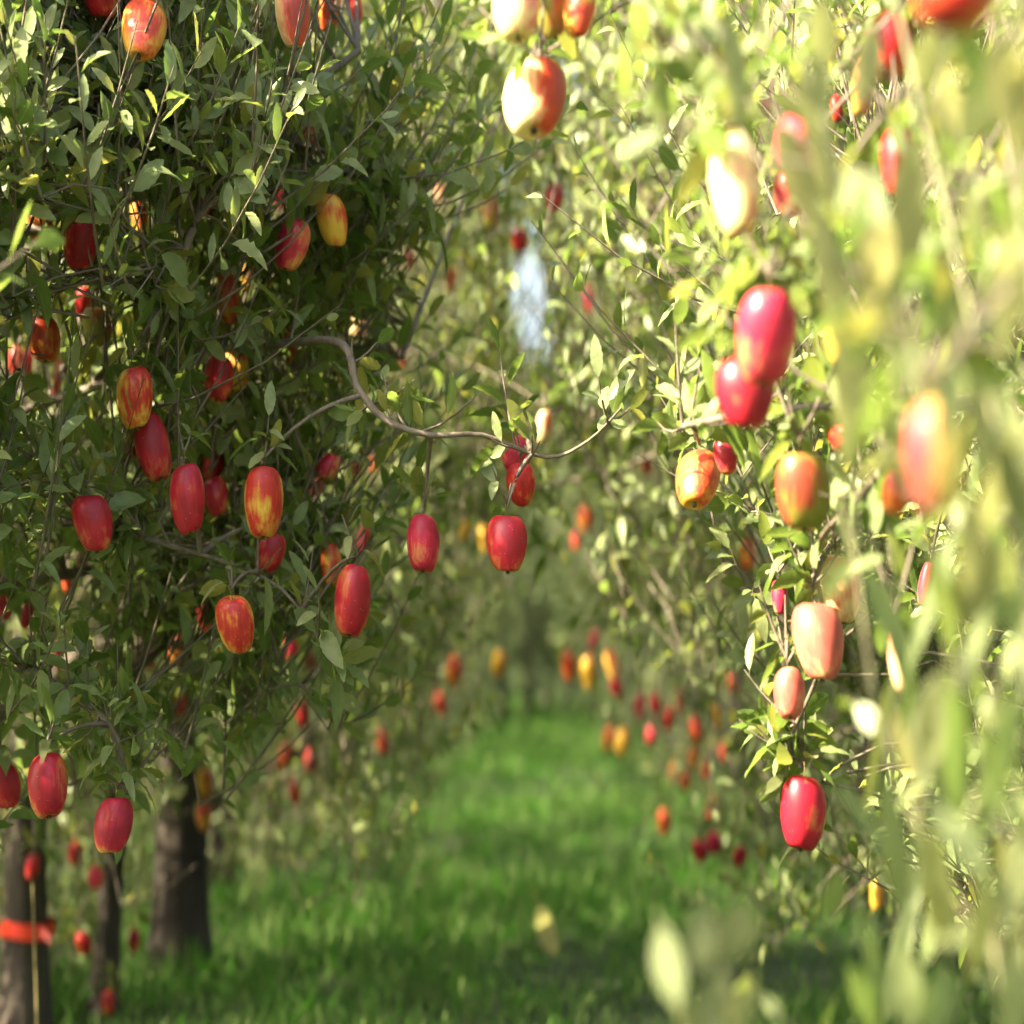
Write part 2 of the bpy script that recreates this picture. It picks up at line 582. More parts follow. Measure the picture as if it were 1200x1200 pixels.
# --- left tree, middle
ap(18, 422, 16, 34, 'red', 6.4, 0, 0, .2, 'narrow red apple at the left edge below the pinkish orange one')
ap(32, 424, 15, 30, 'crimson', 6.8, 0, 0, .2, 'narrow dark crimson apple touching the red one at the left edge')
ap(68, 442, 12, 50, 'red', 7.0, 0, 0, .4, 'thin strip of red apple behind shoots right below the pinkish orange one')
ap(158, 466, 44, 76, 'blush', 4.5, 2, 0, .9, 'yellow apple with red streaks and a leaf lying over its top')
ap(179, 524, 42, 84, 'crimson', 4.6, 12, 0, .0, 'deep red leaning apple hanging under the yellow streaked one')
ap(158, 520, 18, 36, 'red', 5.4, 0, 0, .2, 'small red apple behind the left side of the deep red leaning one')
ap(220, 585, 42, 86, 'crimson', 4.4, 0, 0, .0, 'crimson apple with yellow patches and a sun spot near its base')
ap(253, 582, 30, 48, 'crimson', 5.0, 0, 0, .1, 'dark crimson apple tucked behind the right side of the sun-spotted one')
ap(249, 545, 24, 42, 'red', 5.3, 0, 0, .4, 'red apple under a bright leaf above the tucked dark crimson one')
ap(309, 589, 46, 88, 'blush', 4.4, 1, 0, .5, 'big red apple with a yellow patch on its cheek under a hood of leaf')
ap(317, 648, 34, 48, 'crimson', 4.8, -14, 0, .1, 'red apple peeking out under the big one with the yellow cheek')
ap(108, 613, 44, 72, 'crimson', 4.4, 6, 0, .0, 'smooth evenly crimson apple standing free on the left, under a twiggy shoot')
ap(97, 660, 14, 32, 'magenta', 5.8, 0, 0, .2, 'thin pink-red apple just below the evenly crimson one')
ap(78, 682, 12, 26, 'red', 6.6, 0, 0, .3, 'small dull red apple left below the thin pink-red one')
ap(256, 444, 34, 56, 'red', 5.2, -8, 0, .3, 'dark red apple in shade pressed against a yellow one')
ap(278, 430, 28, 58, 'gold', 5.1, 0, 0, .2, 'yellow-orange apple pressed against a dark red one in shade')
ap(338, 402, 16, 48, 'orange', 5.4, 0, 0, .1, 'narrow orange-red apple just left of the curved bare branch')
ap(385, 548, 27, 34, 'magenta', 5.6, -20, 0, .2, 'pink-red apple under the start of the curved branch, half in leaves')
ap(371, 571, 16, 24, 'red', 6.2, 0, 0, .3, 'small red apple touching the lower left of the pink-red one')
ap(388, 662, 26, 52, 'orange', 5.0, 0, 0, .3, 'dark orange apple in deep shade behind the long red one with a yellow tip')
ap(277, 732, 42, 70, 'blush', 4.4, 4, 0, .9, 'orange-red apple partly covered by a hanging leaf at the lower edge of the left crown')
ap(240, 725, 15, 38, 'red', 6.5, 0, 0, .2, 'dull red blurred apple left of the leaf-covered orange-red one')
ap(170, 766, 18, 40, 'crimson', 8.0, 0, 0, .1, 'blurred red apple below the crown, left of a blurred orange one')
ap(207, 758, 20, 38, 'orange', 7.6, 0, 0, .1, 'blurred pinkish orange apple right of the blurred red one below the crown')
ap(5, 712, 18, 30, 'red', 5.6, 0, 0, .2, 'red apple cut by the left edge at mid height')
ap(31, 722, 14, 32, 'crimson', 5.6, 0, 0, .3, 'narrow dark red apple behind a pale shoot near the left edge')
ap(341, 760, 17, 24, 'magenta', 7.5, 0, 0, .2, 'small soft pink-red apple under the lower leaves, left of a tiny red one')
ap(364, 776, 14, 20, 'crimson', 9.0, 0, 0, .1, 'tiny round red apple under the lower leaves beside the drooping shoot')
ap(413, 704, 44, 88, 'crimson', 4.4, -6, 0, .0, 'long red apple tapering to a yellow tip at the lower right of the left crown')
ap(426, 632, 14, 34, 'magenta', 6.4, 0, 0, .3, 'thin dull pink apple above the long red one with a yellow tip')
ap(68, 770, 10, 34, 'crimson', 6.8, 0, 0, .3, 'thin dark red streak of apple among the lower left shoots')
# --- end of the curved branch
ap(496, 637, 40, 70, 'magenta', 4.5, 0, 0, .0, 'magenta-red apple with a lit yellow left edge hanging alone below the branch')
ap(595, 637, 46, 72, 'crimson', 4.4, 0, 0, .0, 'lowest dark red apple hanging at the outer end of the curved branch')
ap(611, 568, 33, 52, 'red', 4.6, 6, 0, .1, 'red apple directly above the lowest one at the end of the curved branch')
ap(605, 532, 38, 44, 'magenta', 4.7, 0, 0, .35, 'pink-red apple mostly hidden by upright leaves at the end of the curved branch')
ap(637, 500, 18, 40, 'pale', 6.6, 0, 0, .2, 'faint pink blurred apple behind the upright leaves of the branch end')
ap(472, 421, 13, 22, 'orange', 10.0, 0, 0, .1, 'small orange-red apple right of the curved bare branch')
ap(420, 385, 26, 26, 'pale', 7.6, 0, 0, .4, 'faint pink apple just above the bend of the curved branch')
ap(418, 550, 11, 24, 'red', 9.0, 0, 0, .3, 'tiny red apple in the leaves below the curved branch')
ap(439, 546, 11, 18, 'orange', 9.6, 0, 0, .3, 'tiny orange-brown apple in the leaves below the curved branch')
ap(545, 622, 15, 24, 'gold', 9.5, 0, 0, .0, 'blurred yellow apple between the magenta one and the lowest one, left of its twin')
ap(568, 630, 16, 36, 'gold', 9.0, 0, 0, .0, 'blurred yellow apple touching the left side of the lowest dark red one')
ap(650, 232, 21, 36, 'crimson', 7.6, 4, 0, .0, 'small crimson apple high in the middle, above the bright sky gap')
ap(609, 282, 20, 28, 'red', 8.0, 10, 0, .1, 'small red apple at the top of the bright sky gap')
ap(528, 328, 13, 32, 'orange', 9.0, 0, 0, .2, 'small orange apple in the upper middle foliage, left of the sky gap')
ap(480, 302, 14, 26, 'red', 9.6, 0, 0, .4, 'dim red apple in the upper middle foliage near a thin slanting twig')
ap(516, 228, 14, 22, 'pale', 10, 0, 0, .4, 'barely visible pinkish apple in the upper middle foliage')
ap(690, 352, 15, 34, 'magenta', 10, 0, 0, .1, 'blurred pink apple right of the bright sky gap')
ap(575, 250, 22, 40, 'green', 7.6, 0, 0, .2, 'olive green apple in the upper middle beside a yellow leaf')
# --- cluster hanging at the top
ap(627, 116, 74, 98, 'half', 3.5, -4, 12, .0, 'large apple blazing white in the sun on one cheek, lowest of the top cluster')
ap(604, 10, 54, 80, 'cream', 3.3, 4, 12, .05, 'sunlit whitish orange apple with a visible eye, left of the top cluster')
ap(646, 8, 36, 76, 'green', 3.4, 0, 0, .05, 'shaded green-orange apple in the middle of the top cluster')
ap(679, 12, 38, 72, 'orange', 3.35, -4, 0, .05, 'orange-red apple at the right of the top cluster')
# --- right tree, upper part
ap(1040, 55, 62, 78, 'red', 3.1, 0, 0, .05, 'bright red apple with a white glint at upper right')
ap(1011, 100, 28, 76, 'orange', 3.4, 0, 0, .1, 'red-orange slice of apple behind the left of the glinting red one')
ap(935, 170, 56, 74, 'magenta', 3.0, 0, 0, .15, 'pink-red apple half hidden behind grey-green blades at upper right')
ap(926, 228, 40, 54, 'crimson', 3.4, 0, 0, .2, 'shaded dark red apple directly under the half hidden pink-red one')
ap(1054, 190, 44, 84, 'red', 2.9, 0, 0, .2, 'red apple with a pale streak behind a blurred bright shoot at upper right')
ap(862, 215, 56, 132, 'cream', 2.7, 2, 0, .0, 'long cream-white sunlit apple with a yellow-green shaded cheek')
ap(898, 122, 14, 20, 'magenta', 7.6, 0, 0, .1, 'small pink apple above the long cream-white one')
ap(1118, 4, 92, 56, 'red', 1.9, 0, 0, .1, 'large blurred red apple cut off by the top right edge')
ap(980, 128, 17, 34, 'red', 5.2, 0, 0, .2, 'small red apple between grey-green blades left of the glinting red one')
ap(898, 396, 72, 116, 'magenta', 2.8, 1, 0, .0, 'big glossy pink-red apple in front of a darker one on the right tree')
ap(874, 460, 66, 90, 'crimson', 3.0, -2, 0, .1, 'darker red apple behind and below the big glossy pink-red one')
ap(984, 400, 36, 58, 'gold', 3.4, 0, 0, .15, 'orange-yellow apple in the leaves right of the big glossy pink-red one')
ap(817, 563, 52, 90, 'orange', 4.0, 0, 30, .0, 'yellow-orange apple with red base and dark eye turned to view')
ap(940, 576, 62, 96, 'green', 3.4, 0, 0, .25, 'green and dull orange apple with a leaf over its top, under the red pair')
ap(850, 535, 26, 46, 'crimson', 3.9, 0, 0, .2, 'dark red apple in shade right of the yellow-orange one')
ap(992, 515, 42, 36, 'red', 3.4, 0, 0, .15, 'red-orange apple behind a grey-green leaf right of the green one')
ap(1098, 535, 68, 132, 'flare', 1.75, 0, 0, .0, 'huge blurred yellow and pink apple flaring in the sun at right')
ap(1050, 578, 34, 54, 'orange', 2.9, 0, 0, .1, 'orange-red apple just left of the huge blurred yellow one')
ap(876, 650, 20, 40, 'orange', 7.2, 0, 0, .0, 'small orange apple hanging in shade below the red pair')
ap(958, 752, 56, 98, 'pink', 3.8, 2, 0, .0, 'pale pink-orange apple with a dimple in the sunlit hanging cluster')
ap(985, 690, 46, 84, 'pale', 3.9, 6, 0, .1, 'cream apple behind leaves above the dimpled pale pink-orange one')
ap(913, 700, 18, 42, 'magenta', 4.2, 0, 0, .1, 'small pinkish apple left of the sunlit hanging cluster')
ap(925, 813, 38, 62, 'pink', 3.85, 0, 0, .0, 'pale pink apple under the dimpled one in the hanging cluster')
ap(940, 953, 52, 90, 'crimson', 3.95, 0, 0, .0, 'lowest red apple of the right hanging cluster, with a green leaf beside it')
ap(1085, 685, 18, 54, 'magenta', 4.2, 0, 0, .0, 'soft pink apple seen through the blurred shoots at right')
ap(1053, 770, 25, 86, 'pale', 3.0, 0, 0, .0, 'slim cream apple standing out against dark leaves right of the hanging cluster')
ap(1028, 1048, 18, 38, 'gold', 7.0, 0, 0, .0, 'small bright yellow-orange apple low on the right')
# --- far apples on the right row
ap(820, 997, 19, 28, 'crimson', 9.2, 0, 0, .0, 'blurred crimson apple low on the right row, left one of a touching pair')
ap(836, 988, 18, 28, 'magenta', 9.3, 0, 0, .0, 'blurred pinkish crimson apple low on the right row, right one of a touching pair')
ap(867, 1003, 16, 28, 'crimson', 9.4, 0, 0, .0, 'blurred crimson apple alone just right of the low touching pair')
ap(815, 855, 18, 34, 'orange', 9.4, 0, 0, .0, 'blurred orange-red apple beside a small yellow one on the right row')
ap(839, 840, 14, 30, 'gold', 9.6, 0, 0, .0, 'small yellow blurred apple beside an orange-red one on the right row')
ap(813, 888, 15, 24, 'orange', 10, 0, 0, .0, 'blurred dull orange apple under the orange-red one on the right row')
ap(803, 915, 14, 24, 'orange', 10.5, 0, 0, .0, 'blurred brown-orange apple low in the shade of the right row')
ap(778, 963, 16, 30, 'orange', 11, 0, 0, .0, 'blurred orange-red apple hanging lowest over the grass at the right row')
ap(712, 865, 14, 28, 'orange', 13, 0, 0, .0, 'far orange apple over the grass, left of the brighter one')
ap(729, 869, 18, 32, 'gold', 11.5, 0, 0, .0, 'far glowing orange-yellow apple over the far end of the grass')
ap(768, 825, 14, 28, 'crimson', 12.5, 0, 0, .0, 'far red apple of the right row, top of three red ones')
ap(750, 828, 14, 32, 'crimson', 13.5, 0, 0, .0, 'far dark red apple of the right row, left of three red ones')
ap(783, 843, 14, 26, 'red', 12.5, 0, 0, .0, 'far red apple of the right row, right of three red ones')
ap(859, 800, 13, 26, 'orange', 11, 0, 0, .0, 'far dim orange apple in the right row above the yellow one')
ap(758, 546, 15, 26, 'orange', 10, 0, 0, .0, 'blurred orange apple near the middle, left of the yellow-orange eyed one')
ap(686, 608, 18, 32, 'orange', 11, 0, 0, .0, 'blurred orange-red apple in the middle distance right of the branch end')
ap(676, 634, 13, 22, 'red', 14, 0, 0, .0, 'blurred small red apple below left of the orange-red one in the middle distance')
ap(666, 781, 18, 36, 'orange', 12, 0, 0, .0, 'far orange-red apple above the end of the grass lane')
ap(690, 788, 19, 40, 'gold', 12, 0, 0, .0, 'far yellow apple above the end of the grass lane, left of its yellow neighbour')
ap(717, 780, 16, 36, 'gold', 12.6, 0, 0, .0, 'far yellow-orange apple above the end of the grass lane, right of its yellow neighbour')
ap(695, 752, 13, 26, 'crimson', 14, 0, 0, .0, 'far dark red apple above the two yellow ones at the end of the lane')
# --- far apples on the left row
ap(532, 787, 19, 36, 'orange', 11, 0, 0, .0, 'far glowing orange apple left of the lane end')
ap(584, 778, 17, 34, 'gold', 13, 0, 0, .0, 'far yellow apple above the left side of the lane end')
ap(516, 826, 14, 28, 'red', 12.5, 0, 0, .0, 'far dull red apple just under the glowing orange one')
ap(448, 870, 15, 28, 'red', 11.5, 0, 0, .0, 'far dull red apple low on the left row above the grass')
ap(240, 918, 18, 36, 'gold', 9.0, 0, 0, .0, 'orange-yellow apple in front of the thick trunk, upper of two')
ap(239, 957, 18, 34, 'orange', 9.0, 0, 0, .0, 'glowing orange apple in front of the thick trunk, lower of two')
ap(334, 884, 17, 32, 'orange', 9.6, 0, 0, .0, 'orange-red glowing apple hanging right of the thick trunk')
ap(364, 892, 15, 30, 'red', 10, 0, 0, .0, 'dull red apple right of the orange-red glowing one')
ap(355, 838, 17, 34, 'crimson', 9.6, 0, 0, .0, 'dark red apple above the orange-red glowing one by the thick trunk')
ap(345, 928, 14, 30, 'red', 10.5, 0, 0, .0, 'dim brown-red apple under the orange-red glowing one')
ap(212, 826, 14, 28, 'red', 8.6, 0, 0, .0, 'dim red apple just above the thick trunk')
# --- lower left
ap(4, 921, 38, 58, 'crimson', 4.8, 0, 0, .1, 'dark red apple cut off by the left edge low down')
ap(56, 921, 48, 78, 'crimson', 4.3, 6, 0, .0, 'large red apple low at left with a white sunlit edge')
ap(133, 967, 46, 70, 'magenta', 4.4, 0, 0, .0, 'lowest in-focus red apple at left with a row of small glints on its edge')
ap(38, 1016, 17, 32, 'crimson', 7.4, 0, 0, .0, 'blurred dark red apple on the taped trunk above the red tape')
ap(113, 1028, 19, 28, 'magenta', 7.8, 0, 0, .0, 'blurred pink-red apple under the lowest in-focus one')
ap(88, 1000, 17, 28, 'red', 8.2, 0, 0, .0, 'dim brown-red apple between the two trunks at lower left')
ap(98, 1105, 18, 28, 'red', 8.2, 0, 0, .0, 'dim red apple in front of the thin dark trunk')
ap(157, 1102, 14, 30, 'red', 8.6, 0, 0, .0, 'dim narrow red apple right of the thin dark trunk')
ap(127, 1175, 16, 28, 'red', 8.0, 0, 0, .0, 'dim red apple low over the grass at the bottom left')
# unremarkable far apples that nothing tells apart
gl = 'tiny far blurred red apple among its like in the dark foliage of the right row'
for q_ in ((722, 806), (763, 863), (797, 822), (790, 905), (828, 905), (850, 880), (834, 948)):
    ap(q_[0], q_[1], 13, 25, random.choice(('crimson', 'red', 'crimson', 'orange')), 12.4, 0, 0, 2.2, gl)
    A[-1]['group'] = 'tiny far apples of the right row'

# ------------------------------------------------------------------ place the apples
for a in A:
    if a['px'] < 440 and a['w'] >= 18 and a['d'] < 7:
        a['d'] = min(a['d'], 4.55 + (42 - a['w']) * .035)
    a['pos'] = np.array(P(a['px'], a['py'], a['d']))
    a['W'] = a['w'] / K * a['d']
    a['H'] = a['h'] / K * a['d']


def make_apple(a, i):
    small = a['w'] < 13
    root = bpy.data.objects.new('apple', None)
    root.empty_display_size = 0.03
    COL.objects.link(root)
    root.location = a['pos']
    # the base of the fruit turns towards the lens for the few whose eye shows
    rx = R(a['face'] + rng.uniform(-12, 14))
    a['sway'] = rng.uniform(-13, 13) if a['lean'] == 0 else rng.uniform(-5, 5)
    root.rotation_euler = Euler((-rx, R(-a['lean'] + a['sway']), 0), 'XYZ')
    root.scale = (a['W'], a['W'], a['H'])
    tag(root, a['label'], 'apple', a.get('group'))
    s = link('skin', body_mesh((i * 5 + int(a['px'])) % 7, a['skin']), root)
    # red cheek turned mostly towards the lens for the red ones, aside for the rest
    aim = {'crimson': -90, 'magenta': -95, 'red': -95, 'pink': -90, 'blush': -60, 'orange': -60, 'gold': 20, 'half': 0, 'flare': 180, 'cream': 0, 'pale': 10, 'green': 30}[a['skin']]
    aim = {627: -5, 604: -10, 343: -45, 862: 15, 1098: 180, 817: -80, 940: 200, 646: 0}.get(a['px'], aim + rng.uniform(-40, 40)) if a['py'] < 600 else aim + rng.uniform(-40, 40)
    s.rotation_euler = (0, 0, R(aim))
    st = link('stem', ME_STEM, root)
    st.rotation_euler = (0, 0, rng.uniform(0, 6.28))
    cx = link('calyx', ME_CALYX, root)
    cx.rotation_euler = (0, 0, rng.uniform(0, 6.28))
    a['top'] = a['pos'] + np.array(Euler((-rx, R(-a['lean'] + a['sway']), 0)).to_matrix() @ Vector((0, 0, a['H'] * 0.60)))
    return root


for i, a in enumerate(A):
    make_apple(a, i)
AP = np.array([[a['px'], a['py'], a['w'], a['h'], a['d'], a['leafy']] for a in A])


CURVE = [(385, 399), (395, 401), (405, 410), (412, 430), (420, 455), (434, 476), (452, 492), (476, 503), (500, 509), (525, 511), (550, 511), (566, 510)]


def keep_mask(c, extra=None):
    """leaves that would hang right in front of a fruit the picker can see are thinned out"""
    px, py, d = project(c)
    keep = np.ones(len(c), bool)
    u = rng.random(len(c))
    for x, y, ww, hh, dd, lf in AP:
        m = 1.25 if ww > 25 else 1.35
        q = ((px - x) / (ww * 0.5 * m + 7)) ** 2 + ((py - y - .10 * hh) / (hh * 0.42 * m + 9)) ** 2 < 1
        keep &= ~(q & (d > 0.2) & (d < dd + 0.03) & (u > .05 + lf * 0.35))
    # the bare curved branch, the tape and the thick trunk stay in view
    for x, y in CURVE:
        keep &= ~((np.abs(px - x) < 13) & (np.abs(py - y) < 15) & (d > 0.2) & (d < 4.5) & (u > .06))
    keep &= ~((np.abs(px - 42) < 42) & (np.abs(py - 1080) < 34) & (d > .2) & (d < 7.8))
    keep &= ~((np.abs(px - 214) < 40) & (np.abs(py - 1050) < 90) & (d > .2) & (d < 9.5) & (u > .3))
    # the strip of bright sky at the far end of the lane
    q = ((px - 621) / 20) ** 2 + ((py - 352) / 60) ** 2 < 1
    keep &= ~(q & (d > 0.2))
    return keep


# ------------------------------------------------------------------ trees
class Env:
    """crown outline: profile of the radius over the height, uneven all round"""

    def __init__(s, x, y, H, ax, ay, zb, rise, seed, off=(0, 0), top=.45):
        s.cut = 1.12 if y == 4.95 else abs(x) + .15
        s.thin = (.22 if y == 4.95 else .9) if x < 0 else .6
        s.x, s.y, s.H, s.ax, s.ay, s.zb, s.rise, s.seed, s.off, s.top = x, y, H, ax, ay, zb, rise, seed, off, top

    def inside(s, p):
        q = p - np.array([s.x, s.y, 0])
        t0 = np.clip((q[:, 2] - s.zb) / (s.H - s.zb), 0, 1)
        ox, oy = s.off
        rho = np.sqrt(((q[:, 0] - ox * t0) / s.ax) ** 2 + ((q[:, 1] - oy * t0) / s.ay) ** 2)
        zb = s.zb + s.rise * np.clip(rho, 0, 1.2) ** 2 + 0.22 * lump(q, s.seed + 3, 3.0)
        t = (q[:, 2] - zb) / np.maximum(s.H - zb, .1)
        prof = np.where(t < 0.35, 0.72 + 0.8 * t, 1.0 - (1 - s.top) * ((t - .35) / .65) ** 2)
        prof = prof * (1 + 0.20 * lump(q, s.seed, 2.4))
        return (t > 0) & (t < 1) & (rho < prof) & (lump(q, s.seed + 7, 5.0) > -0.36)


def sample_env(env, n):
    out = []
    tot = 0
    while tot < n:
        m = n * 3
        p = np.stack([rng.uniform(env.x - env.ax * 1.4 + min(0, env.off[0]), env.x + env.ax * 1.4 + max(0, env.off[0]), m),
                      rng.uniform(env.y - env.ay * 1.4 + min(0, env.off[1]), env.y + env.ay * 1.4 + max(0, env.off[1]), m), rng.uniform(env.zb - .3, env.H, m)], 1)
        p = p[env.inside(p)]
        q = p - np.array([env.x, env.y, 0])
        rho = np.sqrt((q[:, 0] / env.ax) ** 2 + (q[:, 1] / env.ay) ** 2)
        p = p[(rho > .55) | (rng.random(len(p)) < .25)]
        p = p[(np.abs(p[:, 0]) < env.cut) | (rng.random(len(p)) < env.thin)]
        out.append(p)
        tot += len(p)
    return np.concatenate(out)[:n]


def curve_pts(p0, p1, k, sag, wob=0.04):
    t = np.linspace(0, 1, k)[:, None]
    p = p0 * (1 - t) + p1 * t
    L = np.linalg.norm(p1 - p0)
    p = p + np.array([0, 0, 1.0]) * sag * L * 4 * t * (1 - t)
    n = rng.normal(size=(k, 3)) * wob * L
    n[0] = 0
    n[-1] = 0
    return p + n


def trunk_mesh(H, r0, seed, lean=(0, 0)):
    r = np.random.default_rng(seed)
    k = 12
    t = np.linspace(0, 1, k)
    path = np.stack([lean[0] * t + 0.05 * np.sin(t * 5 + r.uniform(0, 6)) * t, lean[1] * t + 0.05 * np.cos(t * 4 + r.uniform(0, 6)) * t, -0.12 + (H * .86 + .12) * t], 1)
    rad = r0 * ((1 - t) ** .8 * 0.9 + 0.1) * (1 + 0.5 * np.exp(-t * 14))
    V, Q = tubes(path[None], rad[None], 14)
    # fluted, knotty bark
    ang = np.tile(np.arange(14) * 2 * np.pi / 14, k)
    zc = np.repeat(path[:, 2], 14)
    ctr = np.repeat(path, 14, axis=0)
    f = 1 + 0.10 * np.sin(3 * ang + zc * 1.3 + seed) + 0.07 * np.sin(5 * ang - zc * 2.7) + r.uniform(-.05, .05, len(ang))
    V = ctr + (V - ctr) * f[:, None]
    return V, Q, path, rad


def shoots(base, g, L, leaf_n, acc, shape, size, r0=0.0022, mat_leaf=0, mat_twig=1, prune=True, up_bend=0.35, droop=0.15, open_=(35, 75)):
    """base n x 3, g direction n x 3, L length n; leaves alternate along each"""
    n = len(base)
    g = norm(g)
    t = np.linspace(0, 1, 4)
    end_bend = np.array([0, 0, 1.0]) * up_bend
    paths = base[:, None, :] + g[:, None, :] * (L[:, None] * t[None])[..., None] + end_bend * ((t ** 2)[None] * L[:, None])[..., None]
    rad = np.tile(np.array([1.5, 1.2, .9, .5]) * r0, (n, 1))
    V, Q = tubes(paths, rad, 4)
    acc.add(V, Q, mat_twig)
    # leaves
    tt = (np.arange(leaf_n) + .5) / leaf_n
    tt = np.tile(tt, (n, 1)) + rng.uniform(-.4, .4, (n, leaf_n)) / leaf_n
    tt = np.clip(tt, .02, 1)
    pos = base[:, None, :] + g[:, None, :] * (L[:, None] * tt)[..., None] + end_bend * (tt ** 2 * L[:, None])[..., None]
    axis = norm(g[:, None, :] + end_bend * 2 * tt[..., None])
    ref = rand_unit(n)[:, None, :]
    u = norm(np.cross(axis, ref))
    v = np.cross(axis, u)
    ang = rng.uniform(0, 6.28, (n, 1)) + np.arange(leaf_n)[None] * R(137.5) + rng.normal(0, .3, (n, leaf_n))
    rad_d = u * np.cos(ang)[..., None] + v * np.sin(ang)[..., None]
    al = np.radians(rng.uniform(open_[0], open_[1], (n, leaf_n)) * (1.0 - 0.45 * tt))
    d = axis * np.cos(al)[..., None] + rad_d * np.sin(al)[..., None]
    d = d + np.array([0, 0, -1.0]) * droop * rng.uniform(0, 2, (n, leaf_n))[..., None]
    upv = axis - d * 0.2 + rng.normal(0, .25, d.shape)
    Ls = size * rng.uniform(.55, 1.3, (n, leaf_n)) * (1 - .35 * tt ** 3)
    pos, d, upv, Ls = pos.reshape(-1, 3), d.reshape(-1, 3), upv.reshape(-1, 3), Ls.reshape(-1)
    if prune:
        k = keep_mask(pos + norm(d) * (Ls * .55)[:, None] * np.array([1, 1, VSTRETCH])) & keep_mask(pos + norm(d) * (Ls * .9)[:, None] * np.array([1, 1, VSTRETCH]))
        pos, d, upv, Ls = pos[k], d[k], upv[k], Ls[k]
    V, Q = leaf_mesh(pos, d, upv, Ls, Ls * rng.uniform(.28, .43, len(Ls)), shape)
    acc.add(V, Q, mat_leaf, LAST_UV)


